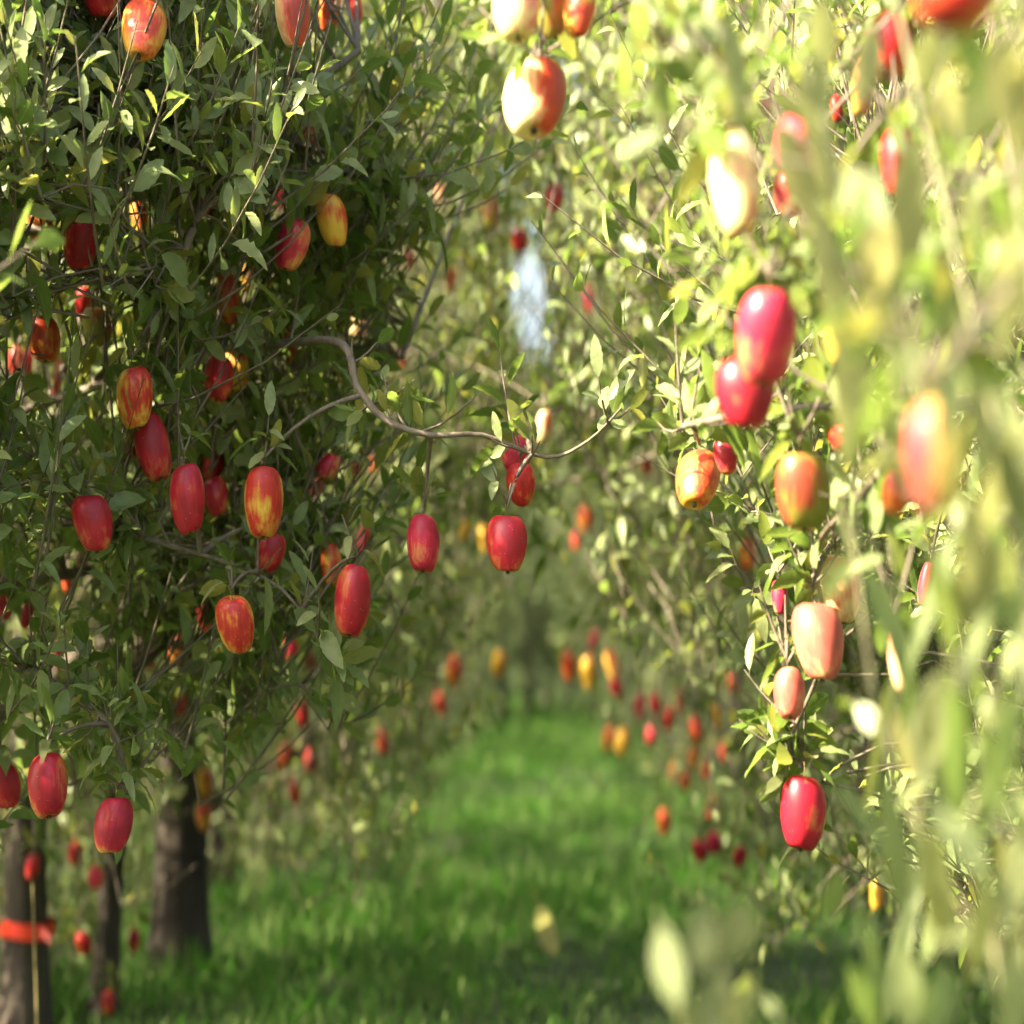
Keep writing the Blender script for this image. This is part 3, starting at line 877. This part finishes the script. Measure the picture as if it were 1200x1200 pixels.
def build_tree(name, env, label, r0, n_shoot, shape, size, leaf_n=12, group=None, apples=(), extra_limbs=(), lean=(0, 0), prune=True, world=True, leafmats=None, cat='apple tree', n_limb=14, slen=(.18, .5)):
    """tree > trunk (with limbs as branch children), foliage. Vertices are local to the foot of the trunk."""
    root = bpy.data.objects.new(name, None)
    COL.objects.link(root)
    root.location = (env.x, env.y, 0)
    tag(root, label, cat, group)
    foot = np.array([env.x, env.y, 0])
    V, Q, path, rad = trunk_mesh(env.H, r0, env.seed, lean)
    link('trunk', mesh_np('trunk_mesh', V, Q, [M_BARK]), root)
    pts = sample_env(env, n_shoot)
    if prune:
        pts = pts[keep_mask(pts) & keep_mask(pts + np.array([0, 0, .15])) & keep_mask(pts + np.array([0, 0, .3]))]
    # limbs: from the trunk to spread out targets inside the crown
    pool = [path[4:] + foot]
    tg = sample_env(env, n_limb * 3)
    ctr = np.array([env.x, env.y, 0])
    far = np.linalg.norm((tg - ctr)[:, :2], axis=1)
    tg = tg[np.argsort(-far)]
    tg = tg[tg[:, 2] > max(env.zb + .5, 1.0)][:n_limb]
    limbs = []
    for p in tg:
        h = np.clip(p[2] - rng.uniform(.1, .5), .55, env.H * .8)
        j = int(np.clip(np.argmin(np.abs(path[:, 2] - h)), 2, len(path) - 2))
        limbs.append((path[j] + foot, p, min(rad[j] * .5, .032)))
    for p0, p1, rr in limbs:
        c = curve_pts(p0, p1, 9, rng.uniform(.03, .16), .02)
        pool.append(c)
        V, Q = tubes((c - foot)[None], np.linspace(rr, .006, 9)[None], 7)
        link('branch', mesh_np('branch_mesh', V, Q, [M_TWIG]), root)
    leafy_pts = []
    for li, (c, rr) in enumerate(extra_limbs):
        if env.x > 0:
            leafy_pts.append(c[4:][rng.random(len(c) - 4) < .8])
        elif li != 1:
            leafy_pts.append(c[6:][rng.random(len(c) - 6) < .35])
        c = np.asarray(c)
        pool.append(c)
        V, Q = tubes((c - foot)[None], rr[None], 9)
        b = link('branch', mesh_np('branch_mesh', V, Q, [M_TWIG]), root)
    pool = np.concatenate(pool)
    acc = Acc()
    # twigs that carry the shoots from the nearest limb
    d2 = ((pts[:, None, :] - pool[None]) ** 2).sum(2)
    near = pool[d2.argmin(1)]
    t = np.linspace(0, 1, 5)[None, :, None]
    dm = np.sqrt(d2.min(1))[:, None]
    near = pts + (near - pts) * np.minimum(1, .38 / np.maximum(dm, 1e-6))
    tw = near[:, None, :] * (1 - t) + pts[:, None, :] * t + np.array([0, 0, 1.0]) * (np.minimum(dm, .38) * .5 * (t[..., 0] * (1 - t[..., 0])))[..., None] + rng.normal(0, .012, (len(pts), 5, 3)) * np.array([0, 1, 1, 1, 0])[None, :, None]
    ck = (keep_mask(tw[:, 1]) & keep_mask(tw[:, 2]) & keep_mask(tw[:, 3])) if prune else np.ones(len(tw), bool)
    V, Q = tubes(tw[ck], np.tile(np.array([.0036, .003, .0026, .0022, .002]), (int(ck.sum()), 1)), 4)
    acc.add(V, Q, 1)
    out = norm(pts - near + rng.normal(0, .12, pts.shape))
    rad_out = pts - np.array([env.x, env.y, 0])
    rad_out[:, 2] = 0
    g = norm(out * .5 + norm(rad_out) * .5 + rand_unit(len(pts)) * .6 + np.array([0, 0, 1.0]))
    shoots(pts, g, rng.uniform(slen[0], slen[1], len(pts)), leaf_n, acc, shape, size, prune=prune)
    # leaf rosettes (spurs) along the carrying twigs
    m = len(pts) // 2
    sp = tw[rng.integers(0, len(pts), m), rng.integers(1, 4, m)]
    shoots(sp, rand_unit(m) + np.array([0, 0, .3]), np.full(m, .03), 6, acc, shape, size * .95, prune=prune, open_=(45, 95))
    if leafy_pts:
        lp = np.concatenate(leafy_pts)
        lp = np.concatenate([lp, lp])
        shoots(lp, rand_unit(len(lp)) + np.array([0, 0, .4]), rng.uniform(.03, .16, len(lp)), 7, acc, shape, size, prune=prune, open_=(45, 90))
    # a spur with its own twig for every apple of this tree
    en_right = env.x > 0
    for a in apples:
        top = a['top']
        j = ((pool - top) ** 2).sum(1) + 0.6 * np.maximum(0, top[2] - pool[:, 2]) ** 2
        q = pool[j.argmin()]
        dist = np.linalg.norm(q - top)
        kn = top + np.array([rng.uniform(-.01, .01), .01, .03 + .05 * min(dist, .6)])
        t = np.linspace(0, 1, 7)[:, None]
        c = top * (1 - t) ** 2 + 2 * t * (1 - t) * (kn * .6 + q * .4 + np.array([0, 0, .10 * dist])) + q * t ** 2
        V, Q = tubes(c[None], np.linspace(.0024, .006, 7)[None], 5)
        acc.add(V, Q, 1)
        n = 4 if en_right else 2
        base = np.tile(top + np.array([0, .012, .008]), (n, 1))
        gg = np.array([[0.3, .2, .8], [-.3, .35, .7], [.5, -.2, .6], [-.5, 0, .9]])[:n] + rng.normal(0, .25, (n, 3))
        shoots(base, gg, np.array([.03, .06, .08, .1])[:n], 5, acc, 'hi' if a['d'] < 6 else shape, size * 1.0, prune=True, open_=(50, 100), droop=.3)
    if acc.n:
        for i in range(len(acc.v)):
            acc.v[i] = acc.v[i] - foot
    fo = link('foliage', acc.mesh('foliage_mesh', leafmats or [M_LEAF, M_TWIG]), root)
    return root, pool


def near_leaf_set(rows, mat_leaf=0):
    """rows: base pixel, tip pixel, depth, width in pixels, roll -> leaf strips in space"""
    b, d, u, L, W = [], [], [], [], []
    for bx, by, tx, ty, dep, wd, roll in rows:
        dep *= 1.42
        p0, p1 = np.array(P(bx, by, dep)), np.array(P(tx, ty, dep + rng.uniform(-.04, .06)))
        v = p1 - p0
        b.append(p0)
        L.append(np.linalg.norm(v))
        d.append(v)
        W.append(wd / K * dep * (1.3 if by < 560 or bx < 940 else 1.0))
        sd = norm(np.cross(v, np.array([math.sin(R(roll)), -math.cos(R(roll)), .1])))
        u.append(np.cross(norm(v), sd) * -1)
    return leaf_mesh(np.array(b), np.array(d), np.array(u), np.array(L), np.array(W), 'hi', np.full(len(b), .18), rng.uniform(-.02, .12, len(b)), 1.0)


# crown outlines, nearest first; the rows run away from the camera on both sides
LX, RX = -1.62, 1.66
left_envs = [
    Env(-1.85, -1.6, 3.4, .95, 1.25, .9, .5, 101),  # first three trees are unseen, their heights set for sun and shade
    Env(-1.95, .8, 3.45, .95, 1.25, .9, .5, 102),
    Env(-2.0, 2.9, 2.6, 1.0, 1.25, .9, .5, 103),
    Env(-1.62, 4.95, 3.25, 1.50, 0.98, .88, .62, 104, (-.22, 0), .85),
    Env(-1.70, 7.75, 4.05, 1.55, 1.35, .30, .5, 105, (.50, 0), .82),
    Env(-1.47, 9.6, 4.4, 1.35, 1.25, .42, .35, 106, (.45, 0), .6),
    Env(-1.62, 11.9, 5.0, 1.45, 1.4, .12, .15, 107, (.3, 0), .6),
    Env(-1.58, 13.7, 4.8, 1.35, 1.3, .10, .15, 108, (.4, 0), .6),
    Env(-1.44, 16.0, 5.4, 1.30, 1.4, .1, .15, 109, (.3, 0), .6),
    Env(-1.6, 18.2, 5.4, 1.40, 1.4, .1, .15, 110, (.3, 0), .6),
]
right_envs = [
    Env(1.66, 2.55, 3.3, 1.26, 1.0, .55, .35, 201, (0, 0), .7),
    Env(1.60, 4.9, 4.0, 1.15, 1.40, .60, .30, 202, (-.12, 0), .7),
    Env(1.66, 7.2, 4.8, 1.40, 1.35, .25, .35, 203, (-.62, 0), .88),
    Env(1.72, 9.3, 5.2, 1.35, 1.35, .10, .30, 204, (-.62, 0), .88),
    Env(1.68, 11.5, 6.0, 1.30, 1.35, .10, .35, 205, (-.65, 0), .9),
    Env(1.70, 13.8, 6.2, 1.3, 1.4, .15, .35, 206, (-.6, 0), .85),
    Env(1.62, 16.0, 5.8, 1.3, 1.4, .15, .35, 207, (-.2, 0), .65),
    Env(1.66, 18.2, 5.8, 1.3, 1.4, .15, .35, 208, (-.2, 0), .65),
]
# which tree bears which apple
ALL = left_envs + right_envs
for a in A:
    best, bt = 1e9, None
    for en in ALL:
        dx = (a['pos'][0] - en.x) / en.ax
        dy = (a['pos'][1] - en.y) / en.ay
        dd = dx * dx + dy * dy
        right = a['pos'][0] > .14 or (a['d'] < 3.6 and a['px'] > 590)
        if right == (en.x < 0):
            dd += 1.5
        if dd < best:
            best, bt = dd, en
    bt.__dict__.setdefault('apples', []).append(a)


def path_px(rows, k=4):
    """smooth curve through points given as pixel and depth"""
    pts = np.array([np.array(P(*r)) for r in rows])
    out = []
    n = len(pts)
    for i in range(n - 1):
        p0, p1, p2, p3 = pts[max(i - 1, 0)], pts[i], pts[i + 1], pts[min(i + 2, n - 1)]
        for s in range(k):
            t = s / k
            out.append(.5 * (2 * p1 + (p2 - p0) * t + (2 * p0 - 5 * p1 + 4 * p2 - p3) * t * t + (3 * p1 - p0 - 3 * p2 + p3) * t ** 3))
    out.append(pts[-1])
    return np.array(out)


def limb(rows, w0, w1, k=4):
    c = path_px(rows, k)
    return c, np.linspace(w0, w1, len(c))


L1_limbs = [
    # the long curved bare branch that reaches out over the lane, with its tip
    limb([(-180, 560, 5.3), (60, 470, 5.3), (240, 420, 5.15), (340, 402, 4.75), (402, 404, 4.5), (418, 452, 4.45), (452, 492, 4.4), (505, 510, 4.4), (566, 510, 4.42), (640, 536, 4.45), (690, 516, 4.42), (728, 478, 4.4)], .0125, .002),
    # bare slanting twig, dark stub
    limb([(228, 205, 4.8), (236, 240, 4.55), (222, 280, 4.5), (208, 330, 4.5), (204, 352, 4.55)], .011, .004),
    limb([(60, 20, 5.0), (122, 70, 4.7), (130, 100, 4.55), (138, 146, 4.55), (190, 195, 4.6), (228, 210, 4.8)], .010, .014),
    limb([(-150, 300, 5.0), (60, 250, 5.0), (228, 208, 4.8), (300, 150, 4.8), (420, 60, 4.9)], .022, .008),
    limb([(-200, 700, 5.0), (-60, 740, 4.7), (60, 800, 4.5), (130, 850, 4.4), (150, 930, 4.4)], .016, .004),
    limb([(-160, 620, 5.0), (60, 610, 4.8), (200, 640, 4.6), (330, 690, 4.5), (400, 800, 4.5)], .008, .002),
    limb([(470, 420, 5.4), (505, 330, 5.6), (560, 190, 5.9), (592, 130, 6.0)], .007, .004),
]
R1_limbs = [
    limb([(1500, 300, 4.2), (1200, 260, 3.8), (1000, 330, 3.4), (900, 330, 3.2), (880, 320, 3.0)], .02, .006),
    limb([(1500, 420, 4.4), (1150, 470, 4.0), (960, 480, 3.7), (850, 490, 3.7), (800, 500, 3.8)], .018, .005),
    limb([(1200, 330, 3.4), (1060, 520, 3.3), (1000, 590, 3.4), (955, 650, 3.8), (968, 760, 3.95), (925, 870, 3.97), (938, 900, 3.97)], .007, .0025),
    limb([(1300, -60, 3.6), (960, -120, 3.4), (780, -150, 3.4), (650, -60, 3.4), (640, 20, 3.42), (632, 66, 3.36)], .016, .003),
    limb([(730, -40, 2.9), (775, 35, 2.75), (830, 85, 2.7), (868, 150, 2.7)], .012, .005),
]

ORD = ['first', 'second', 'third', 'fourth', 'fifth', 'sixth', 'seventh', 'eighth']
left_labels = [
    'old apple tree of the left row standing behind the camera',
    'low apple tree of the left row level with the camera',
    'apple tree of the left row just out of frame before the sharp one',
    'sharp apple tree full of red fruit with a bare curved branch, front left',
    'apple tree with red tape round its trunk at lower left',
    'apple tree with the thick dark trunk standing in the grass at left',
    'blurred apple tree whose slim trunk stands just right of the thick dark trunk',
    'blurred apple tree of the left row, second trunk right of the thick dark one',
    'blurred apple tree of the left row, third trunk right of the thick dark one',
    'blurred apple tree of the left row, fourth trunk right of the thick dark one']
right_labels = [
    'very near blurred apple tree whose pale shoots fill the right edge',
    'sunlit apple tree on the right with the big glossy red pair and a hanging cluster',
    'softly blurred sunlit apple tree right behind the tree with the glossy red pair',
    'blurred apple tree of the right row bearing the low touching crimson pair',
    'blurred apple tree on the right with the dark trunk under the hanging cluster',
    'blurred apple tree of the right row with red apples beside the far grass',
    'blurred apple tree of the right row next to the two far yellow apples',
    'blurred apple tree of the right row close to the lane end']

pools = {}
for i, en in enumerate(left_envs):
    seen = 3 <= i
    nsh = [380, 420, 380, 2750, 1900, 1150, 1050, 900, 800, 700][i]
    shape = ['far', 'far', 'low', 'hi', 'mid', 'low', 'low', 'low', 'low', 'far'][i]
    r0 = [.09, .09, .09, .10, .080, .112, .075, .08, .08, .08][i]
    build_tree('apple_tree', en, left_labels[i], r0, nsh, shape, .073 if i > 2 else .095, apples=getattr(en, 'apples', []),
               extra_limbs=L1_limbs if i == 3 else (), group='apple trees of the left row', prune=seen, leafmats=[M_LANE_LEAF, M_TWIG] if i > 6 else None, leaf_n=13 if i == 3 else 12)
for i, en in enumerate(right_envs):
    nsh = [560, 1500, 1400, 1150, 1000, 900, 800, 700][i]
    shape = ['mid', 'hi', 'mid', 'low', 'low', 'low', 'low', 'far'][i]
    r0 = [.08, .09, .08, .075, .09, .07, .07, .07][i]
    root, pool = build_tree('apple_tree', en, right_labels[i], r0, nsh, shape, .066, apples=getattr(en, 'apples', []),
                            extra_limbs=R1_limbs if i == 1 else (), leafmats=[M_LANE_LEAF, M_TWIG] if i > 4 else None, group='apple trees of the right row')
    if i == 0:
        near_root = root

# the blurred shoots right before the lens belong to the nearest tree on the right: leaf by leaf
NEAR = [
    (985, 215, 1062, 400, 1.45, 34, 10), (1030, 365, 1100, 470, 1.45, 34, -20), (1070, 120, 1062, 345, 1.5, 36, 5),
    (930, 40, 985, 250, 1.55, 30, 20), (905, 120, 955, 265, 1.6, 30, -10), (850, 0, 872, 150, 1.7, 24, 25),
    (945, 195, 1005, 430, 1.5, 40, 40), (990, 300, 1010, 560, 1.5, 40, 30), (1165, 10, 1190, 160, 1.25, 34, 0),
    (1075, 110, 1140, 150, 1.5, 50, 30), (1145, 380, 1165, 560, 1.35, 34, 5), (1115, 300, 1130, 470, 1.5, 30, -30),
    (1005, 640, 1060, 780, 1.5, 34, 20), (1000, 640, 965, 700, 1.6, 30, 0), (1040, 780, 1065, 900, 1.5, 28, 30),
    (1080, 620, 1120, 780, 1.4, 40, 45), (1135, 560, 1140, 700, 1.3, 36, 10), (1195, 480, 1160, 640, 1.3, 40, 20),
    (1160, 740, 1200, 690, 1.25, 44, 0), (1110, 760, 1135, 980, 1.35, 48, 40), (1190, 780, 1170, 960, 1.25, 44, 30),
    (1030, 880, 1065, 1080, 1.5, 40, 30), (1085, 940, 1110, 1120, 1.4, 38, 0), (970, 900, 1040, 1010, 1.55, 40, 55),
    (985, 1010, 972, 1080, 1.7, 22, -10), (1160, 980, 1150, 1150, 1.3, 44, 35), (1050, 1090, 1070, 1210, 1.45, 42, 10),
    (1110, 1110, 1090, 1230, 1.35, 46, 20), (985, 1120, 1035, 1210, 1.5, 40, 40), (1180, 1100, 1195, 1230, 1.25, 46, 25),
    (880, 1040, 848, 1130, 1.30, 36, 0), (826, 1050, 820, 1140, 1.30, 28, 10), (770, 1070, 795, 1180, 1.32, 32, -20),
    (845, 1120, 835, 1230, 1.32, 34, 20), (885, 1130, 860, 1230, 1.30, 30, 30), (800, 1150, 830, 1240, 1.35, 36, 10),
    (1120, 200, 1165, 330, 1.4, 38, 50), (1185, 230, 1175, 420, 1.3, 40, 20), (1100, 20, 1075, 110, 1.55, 34, 10),
    (1025, 10, 1010, 130, 1.6, 28, 30), (960, -20, 968, 90, 1.65, 26, 10),
]
for _ in range(36):
    bx, by = rng.uniform(985, 1215), rng.uniform(520, 1230)
    if bx < 1040 and (by < 820 or rng.random() < .5):
        continue
    if ((bx - 1098) / 75) ** 2 + ((by - 535) / 130) ** 2 < 1:
        continue
    an, ln = rng.normal(0, .35) + math.pi / 2, rng.uniform(110, 220)
    NEAR.append((bx, by, bx + ln * math.cos(an) * .7, by + ln * math.sin(an) * rng.choice((-1, 1)), rng.uniform(1.25, 1.9), rng.uniform(15, 28), rng.uniform(-60, 60)))
V, Q = near_leaf_set(NEAR)
acc = Acc()
leaf_mi = np.repeat([2 if (r_[0] > 940 and r_[1] > 560) else 0 for r_ in NEAR], 26)
acc.v.append(V)
acc.u.append(LAST_UV)
acc.q.append(Q + acc.n)
acc.m.append(leaf_mi)
acc.n += len(V)
# canes that carry those leaves
CANES = [
    [(1190, 1260, 1.35), (1130, 900, 1.4), (1090, 620, 1.45), (1030, 380, 1.48), (985, 215, 1.5), (930, 30, 1.58)],
    [(1240, 900, 1.3), (1180, 560, 1.32), (1120, 300, 1.45), (1075, 110, 1.52), (1040, -40, 1.6)],
    [(1240, 500, 1.25), (1195, 230, 1.28), (1170, -30, 1.3)],
    [(1300, 1290, 1.45), (1150, 1100, 1.42), (1040, 880, 1.5), (1000, 640, 1.58)],
    [(1250, 1420, 1.4), (980, 1290, 1.34), (880, 1230, 1.31), (848, 1130, 1.31), (826, 1050, 1.3)],
    [(1250, 1425, 1.4), (950, 1290, 1.36), (820, 1240, 1.34), (770, 1070, 1.33)],
]
nearfoot = np.array(near_root.location)
for rows in CANES:
    c = path_px([(a_, b_, d_ * 1.42) for a_, b_, d_ in rows], 5)
    V, Q = tubes(c[None], np.linspace(.0026, .0014, len(c))[None], 6)
    acc.add(V, Q, 1)
    # lead each cane back to the trunk
    q0 = c[0]
    q1 = np.array([1.66, 2.55, max(.9, q0[2] - .25)])
    cc = curve_pts(q0, q1, 7, .05, .01)
    V, Q = tubes(cc[None], np.linspace(.0026, .009, 7)[None], 6)
    acc.add(V, Q, 1)
    # more leaves along it
    m = len(c)
    sel = rng.integers(1, m, 7)
    sel = sel[project(c[sel])[0] > 960]
    if len(sel):
        shoots(c[sel], rand_unit(len(sel)) * .6 + np.array([0, -.1, .9]), np.full(len(sel), .05), 3, acc, 'hi', .085, open_=(25, 60), droop=.05)
for i in range(len(acc.v)):
    acc.v[i] = acc.v[i] - nearfoot
link('foliage', acc.mesh('near_foliage_mesh', [M_LEAF_SUNLIT, M_SHOOT, M_LEAF]), near_root)

# young thin tree between the taped and the thick trunk
young = Env(-1.60, 8.55, 3.0, .7, .7, 1.3, .2, 150)
build_tree('apple_tree', young, 'young apple tree with a thin dark leaning trunk between the taped and the thick trunk', .05, 130, 'low', .085, n_limb=6, lean=(.12, 0), cat='apple tree')


# ------------------------------------------------------------------ more trees: copies of three kinds, farther down and in the next rows
def copy_tree(src, loc, rz, sc, label, group):
    r = src.copy()
    COL.objects.link(r)
    r.location = loc
    r.rotation_euler = (0, 0, rz)
    r.scale = (sc, sc, sc * random.uniform(.95, 1.08))
    r['label'] = label
    r['group'] = group
    for ch in list(src.children):
        c = ch.copy()
        COL.objects.link(c)
        c.parent = r
    return r


protos = []
far_label_l = 'far blurred apple tree of the left row melting into foliage by the lane end'
far_label_r = 'far blurred apple tree of the right row melting into the foliage by the lane end'
for k, (x, y) in enumerate(((-1.6, 20.4), (-1.55, 22.6), (1.66, 20.4))):
    en = Env(x, y, 5.6, 1.4, 1.4, .1, .3, 300 + k, (0, 0), .65)
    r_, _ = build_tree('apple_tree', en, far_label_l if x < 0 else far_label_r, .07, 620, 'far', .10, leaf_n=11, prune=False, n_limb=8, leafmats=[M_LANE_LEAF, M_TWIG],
                       group='far trees of the left row' if x < 0 else 'far trees of the right row')
    protos.append(r_)
for k in range(5):
    copy_tree(protos[k % 2], (-1.55 + random.uniform(-.1, .1), 24.9 + 2.3 * k, 0), random.uniform(0, 6.28), 1.0, far_label_l, 'far trees of the left row')
for k in range(6):
    copy_tree(protos[2 - k % 2], (1.66 + random.uniform(-.1, .1), 22.6 + 2.3 * k, 0), random.uniform(0, 6.28), 1.0, far_label_r, 'far trees of the right row')
for k in range(18):  # row set close and tight to block the low sun
    copy_tree(protos[k % 3], (-3.6 + random.uniform(-.2, .2), 7.2 + 1.6 * k, 0), random.uniform(0, 6.28), .62, 'low blurred apple tree of the next row, glimpsed through gaps in the left row', 'trees of the next row at left')
for k in range(8):
    copy_tree(protos[(k + 1) % 3], (5.4 + random.uniform(-.2, .2), 9 + 2.8 * k, 0), random.uniform(0, 6.28), .95, 'blurred sunlit apple tree of the next row, glimpsed through gaps in the right row', 'trees of the next row at right')

for k in range(9):
    copy_tree(protos[k % 3], (-7.0 + random.uniform(-.3, .3), 4.5 + 2.6 * k, 0), random.uniform(0, 6.28), .86, 'taller blurred apple tree two rows away at left, mostly hidden by the rows before it', 'trees two rows away at left')  # added row, mostly unseen, keeps the sun off the low trees
# the lane is closed by a few low trees
for k, (x, y, s) in enumerate(((-1.0, 32.0, .8), (.9, 31.0, .75), (0, 33.5, .85), (-.4, 36, .9), (.6, 36, .9), (-.35, 30.5, .6), (-1.2, 30, .6))):
    copy_tree(protos[k % 3], (x, y, 0), random.uniform(0, 6.28), s, 'low dark blurred tree closing the far end of the grass lane', 'low trees closing the lane')

# tall pale windbreak behind the end of the lane
wb = []
for k, (x, y, h, ax) in enumerate(((-2.1, 41, 10.5, 2.2), (2.6, 39, 11.5, 2.2))):
    en = Env(x, y, h, ax, 1.8, .0, .1, 400 + k, (0, 0), .5)
    r_, _ = build_tree('windbreak_tree', en, 'tall pale blurred tree of the windbreak closing the end of the lane', .16, 420, 'far', .22, leaf_n=11, prune=False,
                       n_limb=10, leafmats=[M_FAR_LEAF, M_TWIG], slen=(.4, 1.1), group='windbreak trees at the lane end', cat='tree')
    wb.append(r_)
for k, (x, y, s) in enumerate(((-6, 42, 1.0), (-10, 41, .95), (6.4, 40, 1.0), (10.5, 42, .9), (-14, 43, 1.0), (14.5, 43, 1.0), (.3, 38, .42), (-1.2, 36.5, .36), (3.9, 43, 1.2), (-3.6, 44, 1.15))):
    copy_tree(wb[k % 2], (x, y, 0), random.uniform(0, 6.28), s, 'tall pale blurred tree of the windbreak closing the end of the lane', 'windbreak trees at the lane end')

# ------------------------------------------------------------------ ground
gx = np.concatenate([np.linspace(-400, -14, 8), np.linspace(-12, 12, 49), np.linspace(14, 400, 8)])
gy = np.concatenate([np.linspace(-60, -6, 6), np.linspace(-5, 50, 111), np.linspace(55, 700, 10)])
X, Y = np.meshgrid(gx, gy)
nearw = np.exp(-((X / 14) ** 2))


def ground_z(x, y):
    return 0.035 * np.sin(x * 1.7 + .4) * np.sin(y * .9) + 0.02 * np.sin(x * 4.1 + y * 2.3) - 0.03


Z = ground_z(X, Y) * nearw
V = np.stack([X, Y, Z], -1).reshape(-1, 3)
nx_, ny_ = len(gx), len(gy)
ii, jj = np.meshgrid(np.arange(ny_ - 1), np.arange(nx_ - 1), indexing='ij')
Q = np.stack([ii * nx_ + jj, ii * nx_ + jj + 1, (ii + 1) * nx_ + jj + 1, (ii + 1) * nx_ + jj], -1).reshape(-1, 4)
tag(link('ground', mesh_np('ground_mesh', V, Q, [M_SOIL])), kind='structure')

# grass of the lane: blades in tufts
nb = 150000
y = 4.5 + 36 * rng.random(nb) ** 1.9
x = rng.uniform(-1, 1, nb) * (2.3 + .02 * y)
tuft = lump(np.stack([x, y, np.zeros(nb)], 1), 77, 2.0) + .6 * lump(np.stack([x, y, np.zeros(nb)], 1), 78, 6.0)
keep = rng.random(nb) < np.clip(.62 + .5 * tuft, .12, 1)
x, y, tuft = x[keep], y[keep], tuft[keep]
nb = len(x)
base = np.stack([x, y, ground_z(x, y) * np.exp(-((x / 14) ** 2)) - .01], 1)
ht = rng.uniform(.06, .15, nb) * (1 + .5 * np.clip(tuft, -.8, 1.2))
az = rng.uniform(0, 6.28, nb)
lean = rng.uniform(.1, .9, nb)
d = np.stack([np.cos(az) * lean, np.sin(az) * lean, np.ones(nb)], 1)
up = np.stack([-np.cos(az), -np.sin(az), np.full(nb, .4)], 1) + rng.normal(0, .3, (nb, 3))
yl = np.array(P(638, 1085, 10.2))
ht = np.where((np.abs(x - yl[0]) < .2) & (y > 8.7) & (y < yl[1] + .05), ht * .3, ht)
wd = rng.uniform(.005, .010, nb) * (1 + .05 * y)
V, Q = leaf_mesh(base, d, up, ht, wd, 'far', np.full(nb, .2), rng.uniform(.1, .7, nb), 1.3)
g = link('grass', mesh_np('grass_mesh', V, Q, [M_GRASS]))
tag(g, 'lush green grass growing over the lane between the apple rows', 'grass', kind='stuff')

# suckers and weeds along the feet of both rows
acc = Acc()
nu = 900
uy = 8.2 + 15 * rng.random(nu) ** 1.5
ux = np.where(rng.random(nu) < .7, rng.uniform(-3.1, -1.75, nu), rng.uniform(1.5, 2.8, nu))
ux = np.where((uy > 12.5) & (ux < 0), ux + .4, ux)
ub = np.stack([ux, uy, np.full(nu, -.02)], 1)
shoots(ub, np.stack([rng.normal(0, .3, nu), rng.normal(0, .3, nu), np.ones(nu)], 1), rng.uniform(.2, .75, nu), 9, acc, 'low', .085, prune=False, open_=(40, 80))
tag(link('undergrowth', acc.mesh('undergrowth_mesh', [M_LANE_LEAF, M_SHOOT])), 'dark leafy suckers and weeds at the feet of the tree rows', 'weeds', kind='stuff')

# ------------------------------------------------------------------ small things
# red tape round the second trunk
en = left_envs[4]
zt = float(P(40, 1080, 7.75)[2])
kk, hgt = 28, .10 / 1.0
tv, tq = [], []
for i, (zz, rr) in enumerate(((0, 1.0), (.008, 1.015), (.018, 1.0), (.034, 1.018), (.046, 1.004), (.056, 1.01))):
    for j in range(kk):
        th = 2 * math.pi * j / kk
        r_ = .092 * rr * (1 + .03 * math.sin(3 * th))
        tv.append((r_ * math.cos(th), r_ * math.sin(th), zz + .006 * math.sin(th * 2)))
for i in range(5):
    for j in range(kk):
        tq.append((i * kk + j, i * kk + (j + 1) % kk, (i + 1) * kk + (j + 1) % kk, (i + 1) * kk + j))
# a loose end
nb0 = len(tv)
for i in range(3):
    for s_ in (0, 1):
        tv.append((.06 + .02 * i, -.085 - .012 * i + .01 * s_, .012 + .03 * s_ - .006 * i * i))
for i in range(2):
    tq.append((nb0 + 2 * i, nb0 + 2 * i + 2, nb0 + 2 * i + 3, nb0 + 2 * i + 1))
tp = link('tape', mesh_np('tape_mesh', np.array(tv), np.array(tq), [M_TAPE]), None, (en.x, en.y, zt - .045))
tag(tp, 'bright red tape wrapped round the trunk at lower left', 'tape')

# thin dry stalk in front of the taped trunk
c = path_px([(44, 1290, 7.0), (43, 1180, 7.0), (40, 1100, 7.02), (38, 1035, 7.05)], 4)
c[0][2] = -.03
V, Q = tubes((c - c[0])[None], np.linspace(.0045, .002, len(c))[None], 6)
o = link('dry_stalk', mesh_np('stalk_mesh', V, Q, [M_STALK]), None, tuple(c[0]))
tag(o, 'thin straw-coloured stalk standing in front of the taped trunk', 'stalk')

# yellow leaf upright in the grass
p0 = np.array(P(629, 1052, 10.5))
p1 = np.array(P(647, 1116, 10.0))
V, Q = leaf_mesh(np.zeros((1, 3)), np.array([p1 - p0]), np.array([[-.3, -.5, 1]]), np.full(1, np.linalg.norm(p1 - p0)), np.array([.085]), 'hi', np.array([.25]), np.array([.15]), 1.0)
stem_c = np.array([[0, 0, 0], [-.012, .0, .03], [-.02, 0, .05]])
V2, Q2 = tubes(stem_c[None], np.array([[.003, .003, .004]]), 5)
o = link('yellow_leaf', mesh_np('yellow_leaf_mesh', np.concatenate([V, V2]), np.concatenate([Q, Q2 + len(V)]), [M_YLEAF]), None, tuple(p0))
tag(o, 'single yellow leaf caught upright in the grass of the lane', 'leaf')
print('polys', sum(len(o.data.polygons) for o in bpy.data.objects if o.type == 'MESH'))
